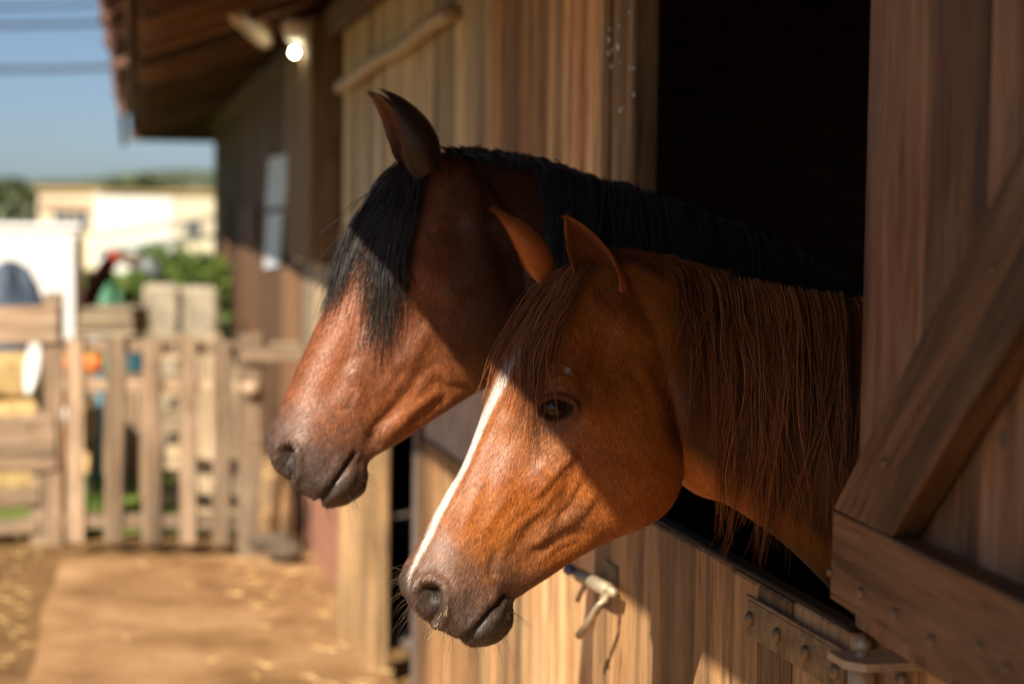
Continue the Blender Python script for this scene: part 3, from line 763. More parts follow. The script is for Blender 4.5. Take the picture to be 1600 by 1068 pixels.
        s.obj = link(name, me, Matrix.Translation(Vector(foot)), M, None, True)
        tag(s.obj, label, 'horse')
        s.foot = foot
        return s.obj
    def ear_fur(s, n, rng, length, wid, M, gain=1.2):
        keep = (s.co, s.q, s.N)
        for (V, q, C, ax) in s.ears:
            s.co, s.q = V, q; s.N = s.normals()
            c = V.mean(0); dx, dy = ax @ RGT, -(ax @ UPV)
            s.fur(n, rng, 1e5, -1e5, length, wid, lambda a, b: (np.full(a.shape, dx), np.full(a.shape, dy)), C * gain, M, lift=2.6)
        s.co, s.q, s.N = keep
    def fur(s, n, rng, xmax, xmin, length, wid, dirf, col, M, name='coat_hair', lift=1.0):
        p = s.co[s.q]; fn = np.cross(p[:, 2] - p[:, 0], p[:, 3] - p[:, 1]); ar = np.linalg.norm(fn, axis=1) / 2; fn /= (2 * ar[:, None] + 1e-12)
        ce = p.mean(1); x, y, _ = proj(ce); vw = ce - CAM; vw /= np.linalg.norm(vw, axis=1, keepdims=True)
        ok = ((fn * vw).sum(1) < .25) & (x < xmax) & (x > xmin) & (y < 1060); w = ar * ok; fi = rng.choice(len(w), n, p=w / w.sum())
        a, b = rng.random((2, n, 1)); q = s.q[fi]
        bil = lambda A: (A[q[:, 0]] * (1 - a) + A[q[:, 1]] * a) * (1 - b) + (A[q[:, 3]] * (1 - a) + A[q[:, 2]] * a) * b
        P0 = bil(s.co); Nn = bil(s.N); C = bil(col); px, py, _ = proj(P0)
        dx, dy = dirf(px, py); d = dx[:, None] * RGT - dy[:, None] * UPV + rng.normal(size=(n, 3)) * .20
        d -= Nn * (d * Nn).sum(1, keepdims=True); d /= (np.linalg.norm(d, axis=1, keepdims=True) + 1e-9)
        L_ = length * rng.uniform(.6, 1.3, (n, 1)); sd = np.cross(d, Nn); wd = wid * rng.uniform(.6, 1.3, (n, 1)); lf = rng.uniform(.5, 1.3, (n, 1)) * lift
        pts = [P0 - d * L_ * .1, P0 + d * L_ * .45 + Nn * .0008 * lf, P0 + d * L_ + Nn * .0013 * lf]
        V = np.stack([pts[0] - sd * wd, pts[0] + sd * wd, pts[1] - sd * wd * .8, pts[1] + sd * wd * .8, pts[2]], 1).reshape(-1, 3) - s.foot
        k = np.arange(n)[:, None] * 5
        T = np.concatenate([k + [0, 1, 3], k + [0, 3, 2], k + [2, 3, 4]], 1).reshape(-1).astype(np.int32); nt = n * 3
        me = bpy.data.meshes.new(name); me.vertices.add(len(V)); me.vertices.foreach_set('co', V.astype(np.float32).ravel())
        me.loops.add(nt * 3); me.loops.foreach_set('vertex_index', T); me.polygons.add(nt)
        me.polygons.foreach_set('loop_start', (np.arange(nt) * 3).astype(np.int32)); me.polygons.foreach_set('loop_total', np.full(nt, 3, np.int32))
        me.update(calc_edges=True)
        C = C * np.clip(1 + rng.normal(size=(n, 1)) * .36, .35, 2.1)
        set_col(me, 'Coat', np.clip(np.repeat(C, 5, 0), 0, .9))
        o = link(name, me, Matrix.Translation(Vector(s.foot)), M, s.obj, True); o['kind'] = 'stuff'
        return o
    def depthmap(s, x0, y0, x1, y1, step=3):
        tri = np.vstack([s.q]); bv = BVHTree.FromPolygons(s.co.tolist(), s.q.tolist())
        gx = np.arange(x0, x1 + step, step); gy = np.arange(y0, y1 + step, step)
        D = np.full((len(gy), len(gx)), np.nan); C = Vector(CAM)
        for j, yy in enumerate(gy):
            dd = pdir(gx, np.full(len(gx), yy))
            for i in range(len(gx)):
                h = bv.ray_cast(C, Vector(dd[i]))
                if h[0] is not None: D[j, i] = float((np.array(h[0]) - CAM) @ fwd)
        s.bv = bv
        for _ in range(140):                       # carry the surface outwards past its outline
            nan = np.isnan(D)
            if not nan.any(): break
            P_ = np.pad(D, 1, constant_values=np.nan)
            st = np.stack([P_[:-2, 1:-1], P_[2:, 1:-1], P_[1:-1, :-2], P_[1:-1, 2:]])
            ok = ~np.isnan(st); cnt = ok.sum(0); sm = np.where(ok, st, 0).sum(0)
            D = np.where(nan & (cnt > 0), sm / np.maximum(cnt, 1), D)
        D = np.where(np.isnan(D), np.nanmean(D), D)
        s.dm = (gx, gy, D, step)
    def depth(s, x, y):
        gx, gy, D, st = s.dm
        u = np.clip((x - gx[0]) / st, 0, len(gx) - 1.001); v = np.clip((y - gy[0]) / st, 0, len(gy) - 1.001)
        i = u.astype(int); j = v.astype(int); a = u - i; b = v - j
        return D[j, i] * (1 - a) * (1 - b) + D[j, i + 1] * a * (1 - b) + D[j + 1, i] * (1 - a) * b + D[j + 1, i + 1] * a * b
    def strands(s, name, px, py, lift, r, cols, M, label=None, kd=None):
        """px, py, lift, r: (N,K); lift: metres towards the camera off the coat"""
        d = s.depth(px, py)
        k = d.shape[1]
        for _ in range(2):                          # hair bridges hollows
            dm = d.copy(); dm[:, 1:-1] = np.minimum(d[:, 1:-1], (d[:, :-2] + d[:, 2:]) / 2); d = dm
        pts = P(px, py, d - lift)
        return s.strand_mesh(name, pts, r, cols, M, label, kd)
    def strand_mesh(s, name, pts, r, cols, M, label=None, kd=None, sides=3):
        N_, K = pts.shape[:2]
        t = np.gradient(pts, axis=1); t /= (np.linalg.norm(t, axis=2, keepdims=True) + 1e-9)
        a = np.cross(t, -fwd + .13 * RGT); a /= (np.linalg.norm(a, axis=2, keepdims=True) + 1e-9); b = np.cross(t, a)
        V = np.stack([pts + r[..., None] * (a * math.cos(q) + b * math.sin(q)) for q in (np.arange(sides) * 2 * np.pi / sides + .5)], 2)
        V = V.reshape(-1, 3) - s.foot
        base = (np.arange(N_)[:, None] * K + np.arange(K - 1)[None]) * sides
        Q = []
        for k in range(sides):
            k2 = (k + 1) % sides
            Q.append(np.stack([base + k, base + k2, base + sides + k2, base + sides + k], -1))
        Q = np.stack(Q, 2).reshape(-1, 4).astype(np.int32)
        me = bpy.data.meshes.new(name); me.vertices.add(len(V)); me.vertices.foreach_set('co', V.astype(np.float32).ravel())
        me.loops.add(Q.size); me.loops.foreach_set('vertex_index', Q.ravel()); me.polygons.add(len(Q))
        me.polygons.foreach_set('loop_start', (np.arange(len(Q)) * 4).astype(np.int32)); me.polygons.foreach_set('loop_total', np.full(len(Q), 4, np.int32))
        me.update(calc_edges=True)
        cols = np.asarray(cols); 
        if cols.ndim == 2: cols = np.repeat(cols[:, None], K, 1)
        set_col(me, 'Coat', np.repeat(cols.reshape(-1, 3), sides, 0))
        o = link(name, me, Matrix.Translation(Vector(s.foot)), M, s.obj, True)
        if label: o['label'] = label
        if kd: o['kind'] = kd
        return o

def locks(rng, guides, n, K, spread0, spread1, wob, fly=.06):
    """guides: list of (polyline px, weight); returns px,py (n,K)"""
    ws = np.array([g[1] for g in guides], float); ws /= ws.sum()
    gi = rng.choice(len(guides), n, p=ws); t = np.linspace(0, 1, K)
    G = []
    for g, _ in guides:
        g = np.asarray(g, float); q = catmull(g, 60)
        ln = np.concatenate([[0], np.cumsum(np.hypot(*(q[1:] - q[:-1]).T))]); ln /= ln[-1]
        G.append(np.stack([np.interp(t, ln, q[:, 0]), np.interp(t, ln, q[:, 1])], 1))
    G = np.array(G)
    # blend towards a neighbouring guide so that locks are not all parallel copies
    gj = np.clip(gi + rng.integers(-1, 2, n), 0, len(guides) - 1); bl = rng.random(n) ** 3 * .8
    Q = G[gi] * (1 - bl)[:, None, None] + G[gj] * bl[:, None, None]
    ln = 1 - .5 * rng.random(n) ** 1.8; ln[rng.random(n) < .15] *= .7
    tt = t[None] * ln[:, None]; idx = tt * (K - 1); i = np.clip(idx.astype(int), 0, K - 2); f = idx - i
    ar = np.arange(n)[:, None]; Q = Q[ar, i] * (1 - f)[..., None] + Q[ar, i + 1] * f[..., None]
    nrm = rng.normal(size=(n, 2)); sp = (spread0 * (1 - t) + spread1 * t)[None, :, None]
    Q = Q + nrm[:, None] * sp * np.array([1.0, .35])
    ph = rng.uniform(0, 6.28, (n, 1)); fr = rng.uniform(.6, 1.6, (n, 1)); am = rng.uniform(.3, 1, (n, 1)) * wob
    Q[..., 0] += am * np.sin(ph + fr * 6.28 * t[None]) * t[None]
    out = rng.random(n) < fly
    Q[out, :, 0] += (rng.normal(size=(out.sum(), 1)) * 20) * t[None] ** 1.6
    Q[out, :, 1] += (rng.normal(size=(out.sum(), 1)) * 10) * t[None] ** 2
    return Q[..., 0], Q[..., 1]
#PART4
def mixc(col, c, k): return col * (1 - k[:, None]) + np.array(c) * k[:, None]
# ------------------------------------------------------------------ the chestnut in front
M_COAT1 = coat_mat('chestnut_coat', .42, .45, .22, (1.0, .74, .46))
M_COAT2 = coat_mat('bay_coat', .42, .42, .16, (1.0, .80, .62))
M_HAIR = hair_mat('mane_hair', .5, .22); M_HAIRB = hair_mat('black_mane_hair', .42, .45)
M_FUR = hair_mat('coat_hair', .43, .42)
M_EYE, N_, L_, B_ = mat('eye_surface')
at = N_.new('ShaderNodeAttribute'); at.attribute_name = 'Coat'; L_.new(at.outputs['Color'], B_.inputs['Base Color'])
B_.inputs['Roughness'].default_value = .06; B_.inputs['Coat Weight'].default_value = 0.0; B_.inputs['Specular IOR Level'].default_value = .4; B_.inputs['Coat Roughness'].default_value = .02

def trunk(h, pts):
    """shoulders, barrel and legs inside the dark stable; pts: x, y, top, bottom, half width"""
    T = np.array([[p[0], p[1], p[2]] for p in pts]); B = np.array([[p[0], p[1], p[3]] for p in pts])
    Wd = np.array([np.array([.62, .95, 1.0, .92, .6]) * p[4] for p in pts])
    v, f = loft(T, B, Wd, np.array([0, 1.0, 0]), 30, 28)
    return v, f
def leg(x, y, top, k, s):
    pts = [(x, y, top, .11), (x + .02 * k, y, top - .28, .085), (x - .03 * k, y, top * .52, .055), (x + .0, y, top * .46, .055), (x + .02 * k, y, .18, .034), (x - .01, y, .10, .042), (x - .04, y, .055, .052), (x - .05, y, .012, .062)]
    return tube([p[:3] for p in pts], [p[3] for p in pts], 14)

def eye_obj(h, px, py, r, proud, col):
    d = pdir(px, py); hit = h.bv0.ray_cast(Vector(CAM), Vector(d))
    c = np.array(hit[0]); n = np.array(hit[1]); n = n if n @ (-fwd) > 0 else -n
    n = n * .6 + h.l * .4; n /= np.linalg.norm(n)
    return c, n

def eyeball(h, c, n, r):
    a = np.cross(n, h.u); a /= np.linalg.norm(a); b = np.cross(a, n); V = []; Fc = []; C = []
    R_, S_ = 28, 36
    for i in range(R_ + 1):
        th = math.pi * i / R_
        for k in range(S_):
            ph = 2 * math.pi * k / S_
            V.append(n * r * math.cos(th) + (a * math.cos(ph) + b * math.sin(ph)) * r * math.sin(th))
            u, w = math.sin(th) * math.cos(ph), math.sin(th) * math.sin(ph)
            front = math.cos(th) > 0
            pup = (u / .40) ** 2 + (w / .20) ** 2 < 1; iri = (u / .74) ** 2 + (w / .66) ** 2
            C.append((.004, .004, .005) if (pup and front) else ((.060, .026, .010) if iri < .8 and front else ((.02, .010, .005) if iri < 1.0 and front else (.03, .02, .016))))
    for i in range(R_):
        for k in range(S_): Fc.append((i * S_ + k, i * S_ + (k + 1) % S_, (i + 1) * S_ + (k + 1) % S_, (i + 1) * S_ + k))
    me = mesh('eye', V, Fc); set_col(me, 'Coat', np.array(C))
    return link('eye', me, Matrix.Translation(Vector(c)), M_EYE, h.obj, True)

def carve_eye(h, almond, N0, lid_up=7.5, lid_dn=4.0, depth=13):
    sd = poly_sd(h.x, h.y, almond); k = smooth01((h.side - .2) / .3)
    cy = np.mean([p[1] for p in almond]); upper = h.y < cy
    ins = smooth01((1.5 - sd) / 4.0)
    lid = np.exp(-((sd - 5.0) / 4.2) ** 2) * np.where(upper, lid_up, lid_dn)
    h.D += k * (-depth * 1e-3 * ins + lid * 1e-3 * (1 - ins))

h1 = Horse((860, 640), 3.0, 20)
rows = [
 ((634, 931), (738, 1010), (1.6, 2.7, 2.9, 2.7, 1.6)),
 ((625, 906), (771, 1004), (3.0, 4.8, 5.2, 4.8, 2.7)),
 ((635, 880), (797, 981), (3.1, 5.6, 5.8, 5.0, 2.9)),
 ((654, 850), (802, 948), (2.9, 5.1, 5.5, 4.9, 2.7)),
 ((675, 810), (812, 930), (2.8, 4.5, 5.0, 4.5, 2.5)),
 ((699, 769), (852, 903), (3.0, 4.5, 4.9, 4.3, 2.7)),
 ((722, 731), (902, 869), (3.3, 5.0, 5.4, 4.8, 3.1)),
 ((743, 680), (955, 841), (3.8, 6.0, 6.6, 5.9, 4.0)),
 ((761, 630), (1003, 821), (4.6, 7.6, 7.8, 7.1, 4.8)),
 ((779, 578), (1040, 792), (5.6, 8.8, 8.5, 7.8, 5.4)),
 ((801, 530), (1056, 752), (6.0, 9.0, 8.6, 8.0, 5.6)),
 ((829, 487), (1060, 695), (5.6, 8.2, 8.3, 7.8, 5.4)),
 ((860, 449), (1056, 635), (4.8, 7.2, 7.7, 7.2, 5.0)),
 ((895, 418), (1042, 575), (3.8, 6.0, 6.5, 6.2, 4.2)),
 ((935, 402), (1015, 515), (2.4, 3.8, 4.2, 3.8, 2.4))]
head = loft(*h1.stations(rows), h1.l, 90, 72, (.3, .3))
nrows = [
 ((915, 415), (985, 620), (3, 4.5, 5, 4.5, 3), 0),
 ((960, 398), (1030, 712), (3.2, 5.6, 6.4, 6.0, 4.2), 0),
 ((1020, 401), (1085, 768), (3.0, 6.0, 7.2, 7.0, 4.8), 0),
 ((1100, 423), (1140, 789), (2.8, 6.2, 7.8, 7.8, 5.2), .01),
 ((1200, 446), (1205, 832), (2.8, 6.6, 8.6, 9.0, 6.0), .03),
 ((1300, 460), (1275, 893), (3.0, 7.4, 10, 10.8, 7.2), .06),
 ((1400, 474), (1360, 985), (3.4, 9, 13, 13.6, 9), .10),
 ((1480, 486), (1440, 1080), (4, 11, 16, 17, 11), .14)]
neck = loft(*h1.stations(nrows), h1.l, 60, 64, (.3, .3))
h1.remesh([head, neck], .0026)
h1.begin()
# soften the join of head and neck, most above the throat
x, y = h1.x, h1.y
w = smooth01(1 - np.hypot((x - 985) / 120, (y - 470) / 140)); h1.smooth(26, np.maximum(w, .06))
h1.begin()
h1.bv0 = BVHTree.FromPolygons(h1.co.tolist(), h1.q.tolist())
# broad forms
h1.blob((968, 505), 26, 30, 7, 0)
h1.blob((868, 620), 62, 46, 9, 20)               # orbit
h1.blob((880, 590), 30, 16, 5, 25)               # brow
h1.blob((945, 560), 30, 40, -6, 20)              # hollow above the eye
h1.blob((1000, 690), 75, 105, 7, -15)            # cheek
h1.ridge([(895, 655), (940, 625), (990, 590), (1030, 560)], 20, 4.5)       # cheek arch
h1.ridge([(888, 690), (855, 735), (825, 775)], 20, 3.6)                    # facial crest
h1.blob((838, 705), 34, 30, -3.5, 0)
h1.ridge([(800, 650), (772, 715), (742, 775), (712, 830)], 22, -3.0)       # beside the nasal bone
h1.blob((740, 850), 40, 34, 3.0, 0)
h1.ridge([(800, 900), (830, 865), (880, 845), (925, 825)], 17, -3.2)       # groove in front of the jaw
h1.ridge([(835, 890), (880, 868), (930, 835)], 12, 2.2)
h1.ridge([(935, 815), (925, 770), (935, 720)], 28, -2.0)                   # front edge of the cheek muscle
h1.ridge([(1010, 560), (1050, 620), (1060, 700)], 14, -3)
h1.ridge([(1085, 720), (1140, 650), (1200, 600)], 40, -5)                  # neck groove
h1.D *= 1.25; h1.apply(4)
# veins and finer folds
for poly, ww, am in (([(872, 800), (850, 832), (836, 852)], 6, 2.2), ([(935, 760), (905, 800), (880, 820)], 8, 2.4), ([(915, 745), (890, 790), (862, 815)], 5, -2.0), ([(800, 770), (776, 800), (752, 836)], 8, 1.6), ([(760, 735), (742, 780), (722, 825)], 10, 1.8), ([(825, 560), (800, 620), (790, 660)], 14, -2.0), ([(905, 590), (925, 610), (930, 640)], 9, -2.4), ([(975, 560), (1010, 610), (1020, 680)], 10, -1.8), ([(905, 700), (880, 722), (862, 745), (843, 768), (828, 783)], 6, 2.6), ([(862, 745), (850, 735), (842, 722)], 5, 1.6),
                     ([(880, 745), (850, 790), (815, 815), (780, 850)], 7, 2.0), ([(900, 800), (862, 830), (820, 855)], 7, 2.0), ([(828, 783), (800, 805), (772, 838)], 7, 1.6),
                     ([(920, 690), (890, 745), (878, 800)], 8, -1.6), ([(845, 800), (815, 845), (790, 880)], 9, -2.2), ([(905, 835), (870, 850), (835, 880)], 5, 1.6),
                     ([(780, 850), (768, 885), (770, 905)], 8, -2.4), ([(700, 880), (720, 905), (722, 940)], 14, 2.2),
                     ([(880, 668), (900, 662), (915, 648)], 5, -1.4), ([(846, 662), (870, 664), (895, 652)], 4, -1.2)):
    h1.ridge(poly, ww, am)
h1.D *= 1.2
# mouth, lips, chin
mouth = [(716, 1005), (733, 990), (748, 975), (768, 951), (782, 936), (791, 927)]
h1.ridge(mouth, 4.2, -9, taper=False, side=False); h1.ridge([(722, 988), (740, 968), (760, 942), (780, 924)], 9, 3.2); h1.ridge([(742, 1000), (765, 978), (785, 950)], 10, 3.6)
h1.ridge([(797, 926), (806, 940), (808, 955)], 9, -3.0, side=False)
h1.blob((775, 985), 22, 14, 1.5, -40)
h1.blob((797, 922), 12, 12, -3.0)
h1.apply(1)
# nostril
nos = [(653, 925), (658, 910), (672, 906), (687, 911), (694, 928), (693, 950), (686, 968), (674, 970), (663, 952)]
sd = poly_sd(h1.x, h1.y, nos); ks = smooth01((h1.side + .1) / .3)
deep = np.exp(-(((h1.x - 676) / 17) ** 2 + ((h1.y - 924) / 18) ** 2))
h1.D += ks * (np.exp(-((sd - 7) / 6.5) ** 2) * 4.2e-3 - smooth01((4 - sd) / 12) * (9e-3 + 20e-3 * deep))
h1.D += ks * 3.5e-3 * np.exp(-(((h1.x - 668) / 10) ** 2 + ((h1.y - 955) / 15) ** 2))
nosd1 = sd.copy()
qq = (h1.x - 715) * .38 + (960 - h1.y) * .925
h1.D += smooth01((90 - qq) / 60) * ((vnoise(h1.co, 130, 8) - .5) * 1.5e-3 + (vnoise(h1.co, 60, 9) - .5) * 2.0e-3)
h1.apply(1)
# eye
alm1 = [(868 + (a_ - 868) * 1.22, 637 + (b_ - 637) * 1.16) for (a_, b_) in ((844, 641), (852, 630), (864, 624.5), (877, 625), (889, 631), (890, 638), (883, 645), (871, 650), (857, 649))]
ec, en = eye_obj(h1, 868, 637, .02, .004, None)
carve_eye(h1, alm1, en)
sdl = poly_sd(h1.x, h1.y, alm1)
h1.ridge([(838, 628), (855, 614), (875, 610), (897, 620)], 4.5, -2.2); h1.ridge([(840, 616), (862, 602), (890, 606)], 7, 2.4)
h1.ridge([(850, 660), (872, 662), (892, 652)], 4, -1.4)
h1.apply(0)
h1.smooth(1, None, .25); h1.begin()

# colour of the coat, with shade and bounce light painted on the neck
x, y, xr, yr, v = h1.x, h1.y, h1.xr, h1.yr, h1.v
p = h1.co; nz1 = vnoise(p, 22, 1) * .6 + vnoise(p, 60, 2) * .4; nz2 = vnoise(p, 9, 3); nzf = vnoise(p, 260, 4)
A = np.array([.32, .106, .018]); Bc = np.array([.215, .056, .008])
col = A + (Bc - A) * smooth01((nz2 * .6 + nz1 * .4 - .25) / .5)[:, None]
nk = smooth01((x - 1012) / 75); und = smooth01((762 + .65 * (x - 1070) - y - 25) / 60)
col = col * (1 - .70 * nk * und)[:, None]; col = mixc(col, (.46, .14, .018), .8 * nk * (1 - und))  # neck darkened like shade under the mane, throat brightened like bounce light
# greyish brown cheek by the eye and down the nose, dark muzzle
col = mixc(col, (.24, .115, .06), .55 * np.exp(-(((x - 850) / 60) ** 2 + ((y - 690) / 45) ** 2)))
ax = (x - 715) * .38 + (960 - y) * .925              # distance from the muzzle end, in pixels
mz = smooth01((150 - ax + (nz1 - .5) * 90) / 95); col = mixc(col, (.125, .075, .055), .85 * mz)
mz2 = smooth01((62 - ax + (nz1 - .5) * 40) / 50); col = mixc(col, (.062, .050, .043), .75 * mz2)
jw = np.exp(-(seg_dist(x, y, [(790, 880), (830, 850), (900, 800)])[0] / 32) ** 2); col = mixc(col, (.15, .075, .042), .5 * jw)
col = mixc(col, (.030, .025, .023), smooth01((2 - nosd1) / 12) * .85)
dm, _ = seg_dist(x, y, mouth); col = mixc(col, (.02, .016, .014), np.exp(-(dm / 5) ** 2) * .8)
lip = smooth01((y - (1005 - (x - 716) * 1.03) - 2) / 6) * smooth01((815 - x) / 10) * smooth01((y - 925) / 10); col = mixc(col, (.055, .047, .042), .7 * lip)
# skin round the eye
col = mixc(col, (.022, .015, .012), smooth01((7 - sdl) / 8) * .93); col = mixc(col, (.05, .028, .02), np.exp(-((sdl - 10) / 14) ** 2) * .55)
# the white blaze
dbl, tb = seg_dist(xr, yr, [(836, 506), (818, 532), (799, 566), (776, 612), (752, 664), (729, 722), (704, 768), (687, 800), (672, 835), (655, 868), (643, 893), (640, 912)])
wb = np.interp(tb, [0, .06, .16, .3, .5, .7, .85, 1], [3, 7, 10, 7.2, 5.4, 6.2, 4.4, 0])
mark = np.where((h1.N @ h1.f > -.25) & (v > -.04), np.clip((wb - dbl) / 3.4, -6, 6), -6)
for (sx, sy, r_) in ((887, 577, 3.4), (864, 569, 1.6), (878, 570, .8)):
    mark = np.maximum(mark, np.where(v > 0, (r_ - np.hypot((xr - sx) * .8, yr - sy)) / 2.2, -6))
col = col * (.86 + .28 * nzf)[:, None]
h1.extra = []
cE = np.array([.38, .095, .018])  # raised to carry the orange light showing through the ear rims
h1.ear((970, 496, .041), (884, 334, .061), (.55, .0, .85), .034, .012, cE, (.13, .036, .010), tipw=(.76, .48, .24, .05))
h1.ear((862, 442, -.030), (776, 324, -.045), (.72, .05, -.68), .027, .008, cE * 1.05, (.24, .07, .018), tipw=(.76, .48, .24, .05))
foot = np.array([.9, float(h1.hit(1400, 600, .1)[1]), 0.0])
Yb = foot[1] + .0
tv, tf = trunk(h1, [(.42, Yb - .03, 1.60, .98, .16), (.62, Yb - .05, 1.56, .82, .21), (.9, Yb - .08, 1.52, .72, .25), (1.3, Yb - .1, 1.45, .66, .27), (1.8, Yb - .12, 1.46, .70, .27), (2.05, Yb - .12, 1.47, .85, .24), (2.25, Yb - .12, 1.25, 1.0, .12)])
h1.extra.append((tv, tf, A * .8))
for (lx, ly_, tp, k) in ((.72, .10, .95, 1), (.72, -.26, .95, 1), (2.0, .04, 1.0, -1), (2.0, -.30, 1.0, -1)):
    lv, lf = leg(lx, Yb + ly_, tp, k, 1); h1.extra.append((np.array(lv), [list(q) for q in lf], A * .7))
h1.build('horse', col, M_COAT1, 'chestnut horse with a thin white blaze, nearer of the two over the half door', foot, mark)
eyeball(h1, ec - en * .0178, en, .0242)
ecm = ec - 2 * ((ec - h1.O) @ h1.l) * h1.l; enm = en - 2 * (en @ h1.l) * h1.l
eyeball(h1, ecm - enm * .0178, enm, .0242)
h1.depthmap(600, 300, 1420, 1030)

rng = np.random.default_rng(3)
kk = smooth01((mark + 1.0) / 2.2)[:, None]; furc = col * (1 - kk) + np.array([.60, .55, .50]) * kk
def fdir1(px, py):
    k = smooth01((px - 840 - (py - 640) * -.1) / 120); dx = -.38 * (1 - k) + .45 * k; dy = .925 * (1 - k) + .89 * k
    return dx, dy
h1.fur(120000, rng, 1180, 600, .0085, .00029, fdir1, furc * 1.42, M_FUR)
h1.ear_fur(11000, rng, .012, .00026, M_FUR, 1.45)
# mane: falls on the near side
crest = [(960, 402), (1010, 402), (1060, 416), (1120, 428), (1200, 446), (1280, 458), (1360, 468), (1400, 474)]
cq = catmull(np.array(crest, float), 200)
G = []
NG = 72; ucl = np.sort(rng.random(30)); ucl = .5 * ucl + .5 * np.linspace(0, 1, 30)
for k in range(NG):
    u = float(np.clip(ucl[rng.integers(30)] + rng.normal() * .006, 0, 1))
    u = .24 + .76 * u
    rx, ry = cq[int(u * 199)]; rx += rng.normal() * 3
    if u < .40 and rng.random() < .5: continue
    rx += rng.normal() * (9 if u < .45 else 2)
    if u < .40: ln = rng.uniform(170, 330) if rng.random() < .7 else rng.uniform(60, 150)
    else: ln = rng.uniform(300, 440) if rng.random() < .75 else rng.uniform(180, 300)
    if rx > 1120: ln = min(ln + rng.uniform(0, 90), 910 - ry)
    dr = rng.normal() * 26 - 2 + (6 if u > .6 else 0)
    fall = 26 * (1 - u) * rng.random()
    pts = [(rx, ry - 2), (rx + 6 + fall * .3, ry + 18), (rx + 10 + fall * .6, ry + 60), (rx + 10 + dr * .3 + fall + rng.normal() * 7, ry + ln * .42), (rx + 8 + dr * .7 + fall + rng.normal() * 8, ry + ln * .72), (rx + 5 + dr * 1.3 + fall, ry + ln)]
    G.append((pts, (.22 if u < .40 else 1.0) * rng.uniform(.5, 1.5)))
G.sort(key=lambda g: g[0][0][0])
NS = 1650; K = 20
mx, my = locks(rng, G, NS, K, 6.5, 1.6, 8, .14)
tt = np.linspace(0, 1, K)[None]
lift = (.003 + .012 * rng.random((NS, 1))) * (1 + .5 * np.sin(tt * 3.0)) + .004
rr = rng.uniform(.0003, .00072, (NS, 1)) * np.interp(tt, [0, .6, 1], [1, .9, .3])
c0 = np.array([.10, .027, .008]); c1 = np.array([.58, .22, .08])
cc = c0 + (c1 - c0) * (rng.random((NS, 1)) ** 1.4); cc = cc * rng.uniform(.7, 1.15, (NS, 1))
h1.strands('mane', mx, my, lift, rr, cc, M_HAIR, 'long chestnut mane hanging down the neck', 'stuff')
# hair lying over the poll and the crest top
GP = []
for k in range(16):
    u = k / 15; x0 = 930 + 150 * u; y0 = 396 + 24 * max(0, u - .35) / .65 + rng.normal() * 1.5
    GP.append(([(x0, y0), (x0 + 14, y0 - 2 + rng.normal() * 2), (x0 + 36, y0 + 6 + rng.normal() * 4), (x0 + 62, y0 + 17 + rng.normal() * 8), (x0 + 80, y0 + 34 + rng.normal() * 10)], 1))
NP = 700; qx, qy = locks(rng, GP, NP, 12, 5, 5, 3, .03); t2 = np.linspace(0, 1, 12)[None]
h1.strands('mane', qx, qy, .004 + .008 * rng.random((NP, 1)) + 0 * t2, rng.uniform(.0005, .0009, (NP, 1)) * np.interp(t2, [0, .6, 1], [1, .9, .3]), (c0 + (np.array([.20, .07, .028]) - c0) * rng.random((NP, 1))), M_HAIR, None, 'stuff')
# forelock
GF = []
tips = [(760, 630), (774, 640), (800, 690), (812, 700), (826, 705), (832, 735), (790, 660), (772, 600), (783, 575), (748, 655), (808, 625), (818, 660), (828, 690), (832, 640), (812, 590), (836, 600), (822, 615), (840, 570), (852, 560), (845, 610), (838, 660)]
for k, (tx, ty) in enumerate(tips):
    f = np.clip((tx - 748) / 100, 0, 1); rx = 884 + 34 * f + rng.normal() * 4; ry = 424 - 12 * f + rng.normal() * 3
    m1 = (834 + 52 * f, 458 + 8 * f); m2 = (798 + 54 * f, 508 + 10 * f)
    m2 = (m2[0] * .75 + tx * .25, m2[1] * .8 + ty * .2)
    GF.append(([(rx, ry), (rx * .55 + m1[0] * .45 - 2, ry * .5 + m1[1] * .5 - 6), m1, m2, ((m2[0] + tx) / 2 + rng.normal() * 3, (m2[1] + ty) / 2), (tx, ty)], 1))
GF += [([(906, 420), (898, 450), (884, 490), (872, 530), (866, 560), (860, 590)], .3), ([(912, 418), (904, 455), (892, 495), (884, 525), (880, 545), (876, 560)], .25), ([(900, 422), (886, 460), (866, 510), (852, 560), (846, 600), (842, 640)], .5)]
NF = 560; fx, fy = locks(rng, GF, NF, K, 8, 6.5, 7, .14)
lf = (.004 + .010 * rng.random((NF, 1))) * (1 + .6 * np.sin(tt * 2.8))
cf = (c0 * 1.3 + (np.array([.46, .20, .085]) - c0) * (rng.random((NF, 1)) ** 1.6))
h1.strands('forelock', fx, fy, lf, rng.uniform(.00035, .0007, (NF, 1)) * np.interp(tt, [0, .6, 1], [1, .9, .3]), cf, M_HAIR, 'chestnut forelock swept over the forehead', 'stuff')
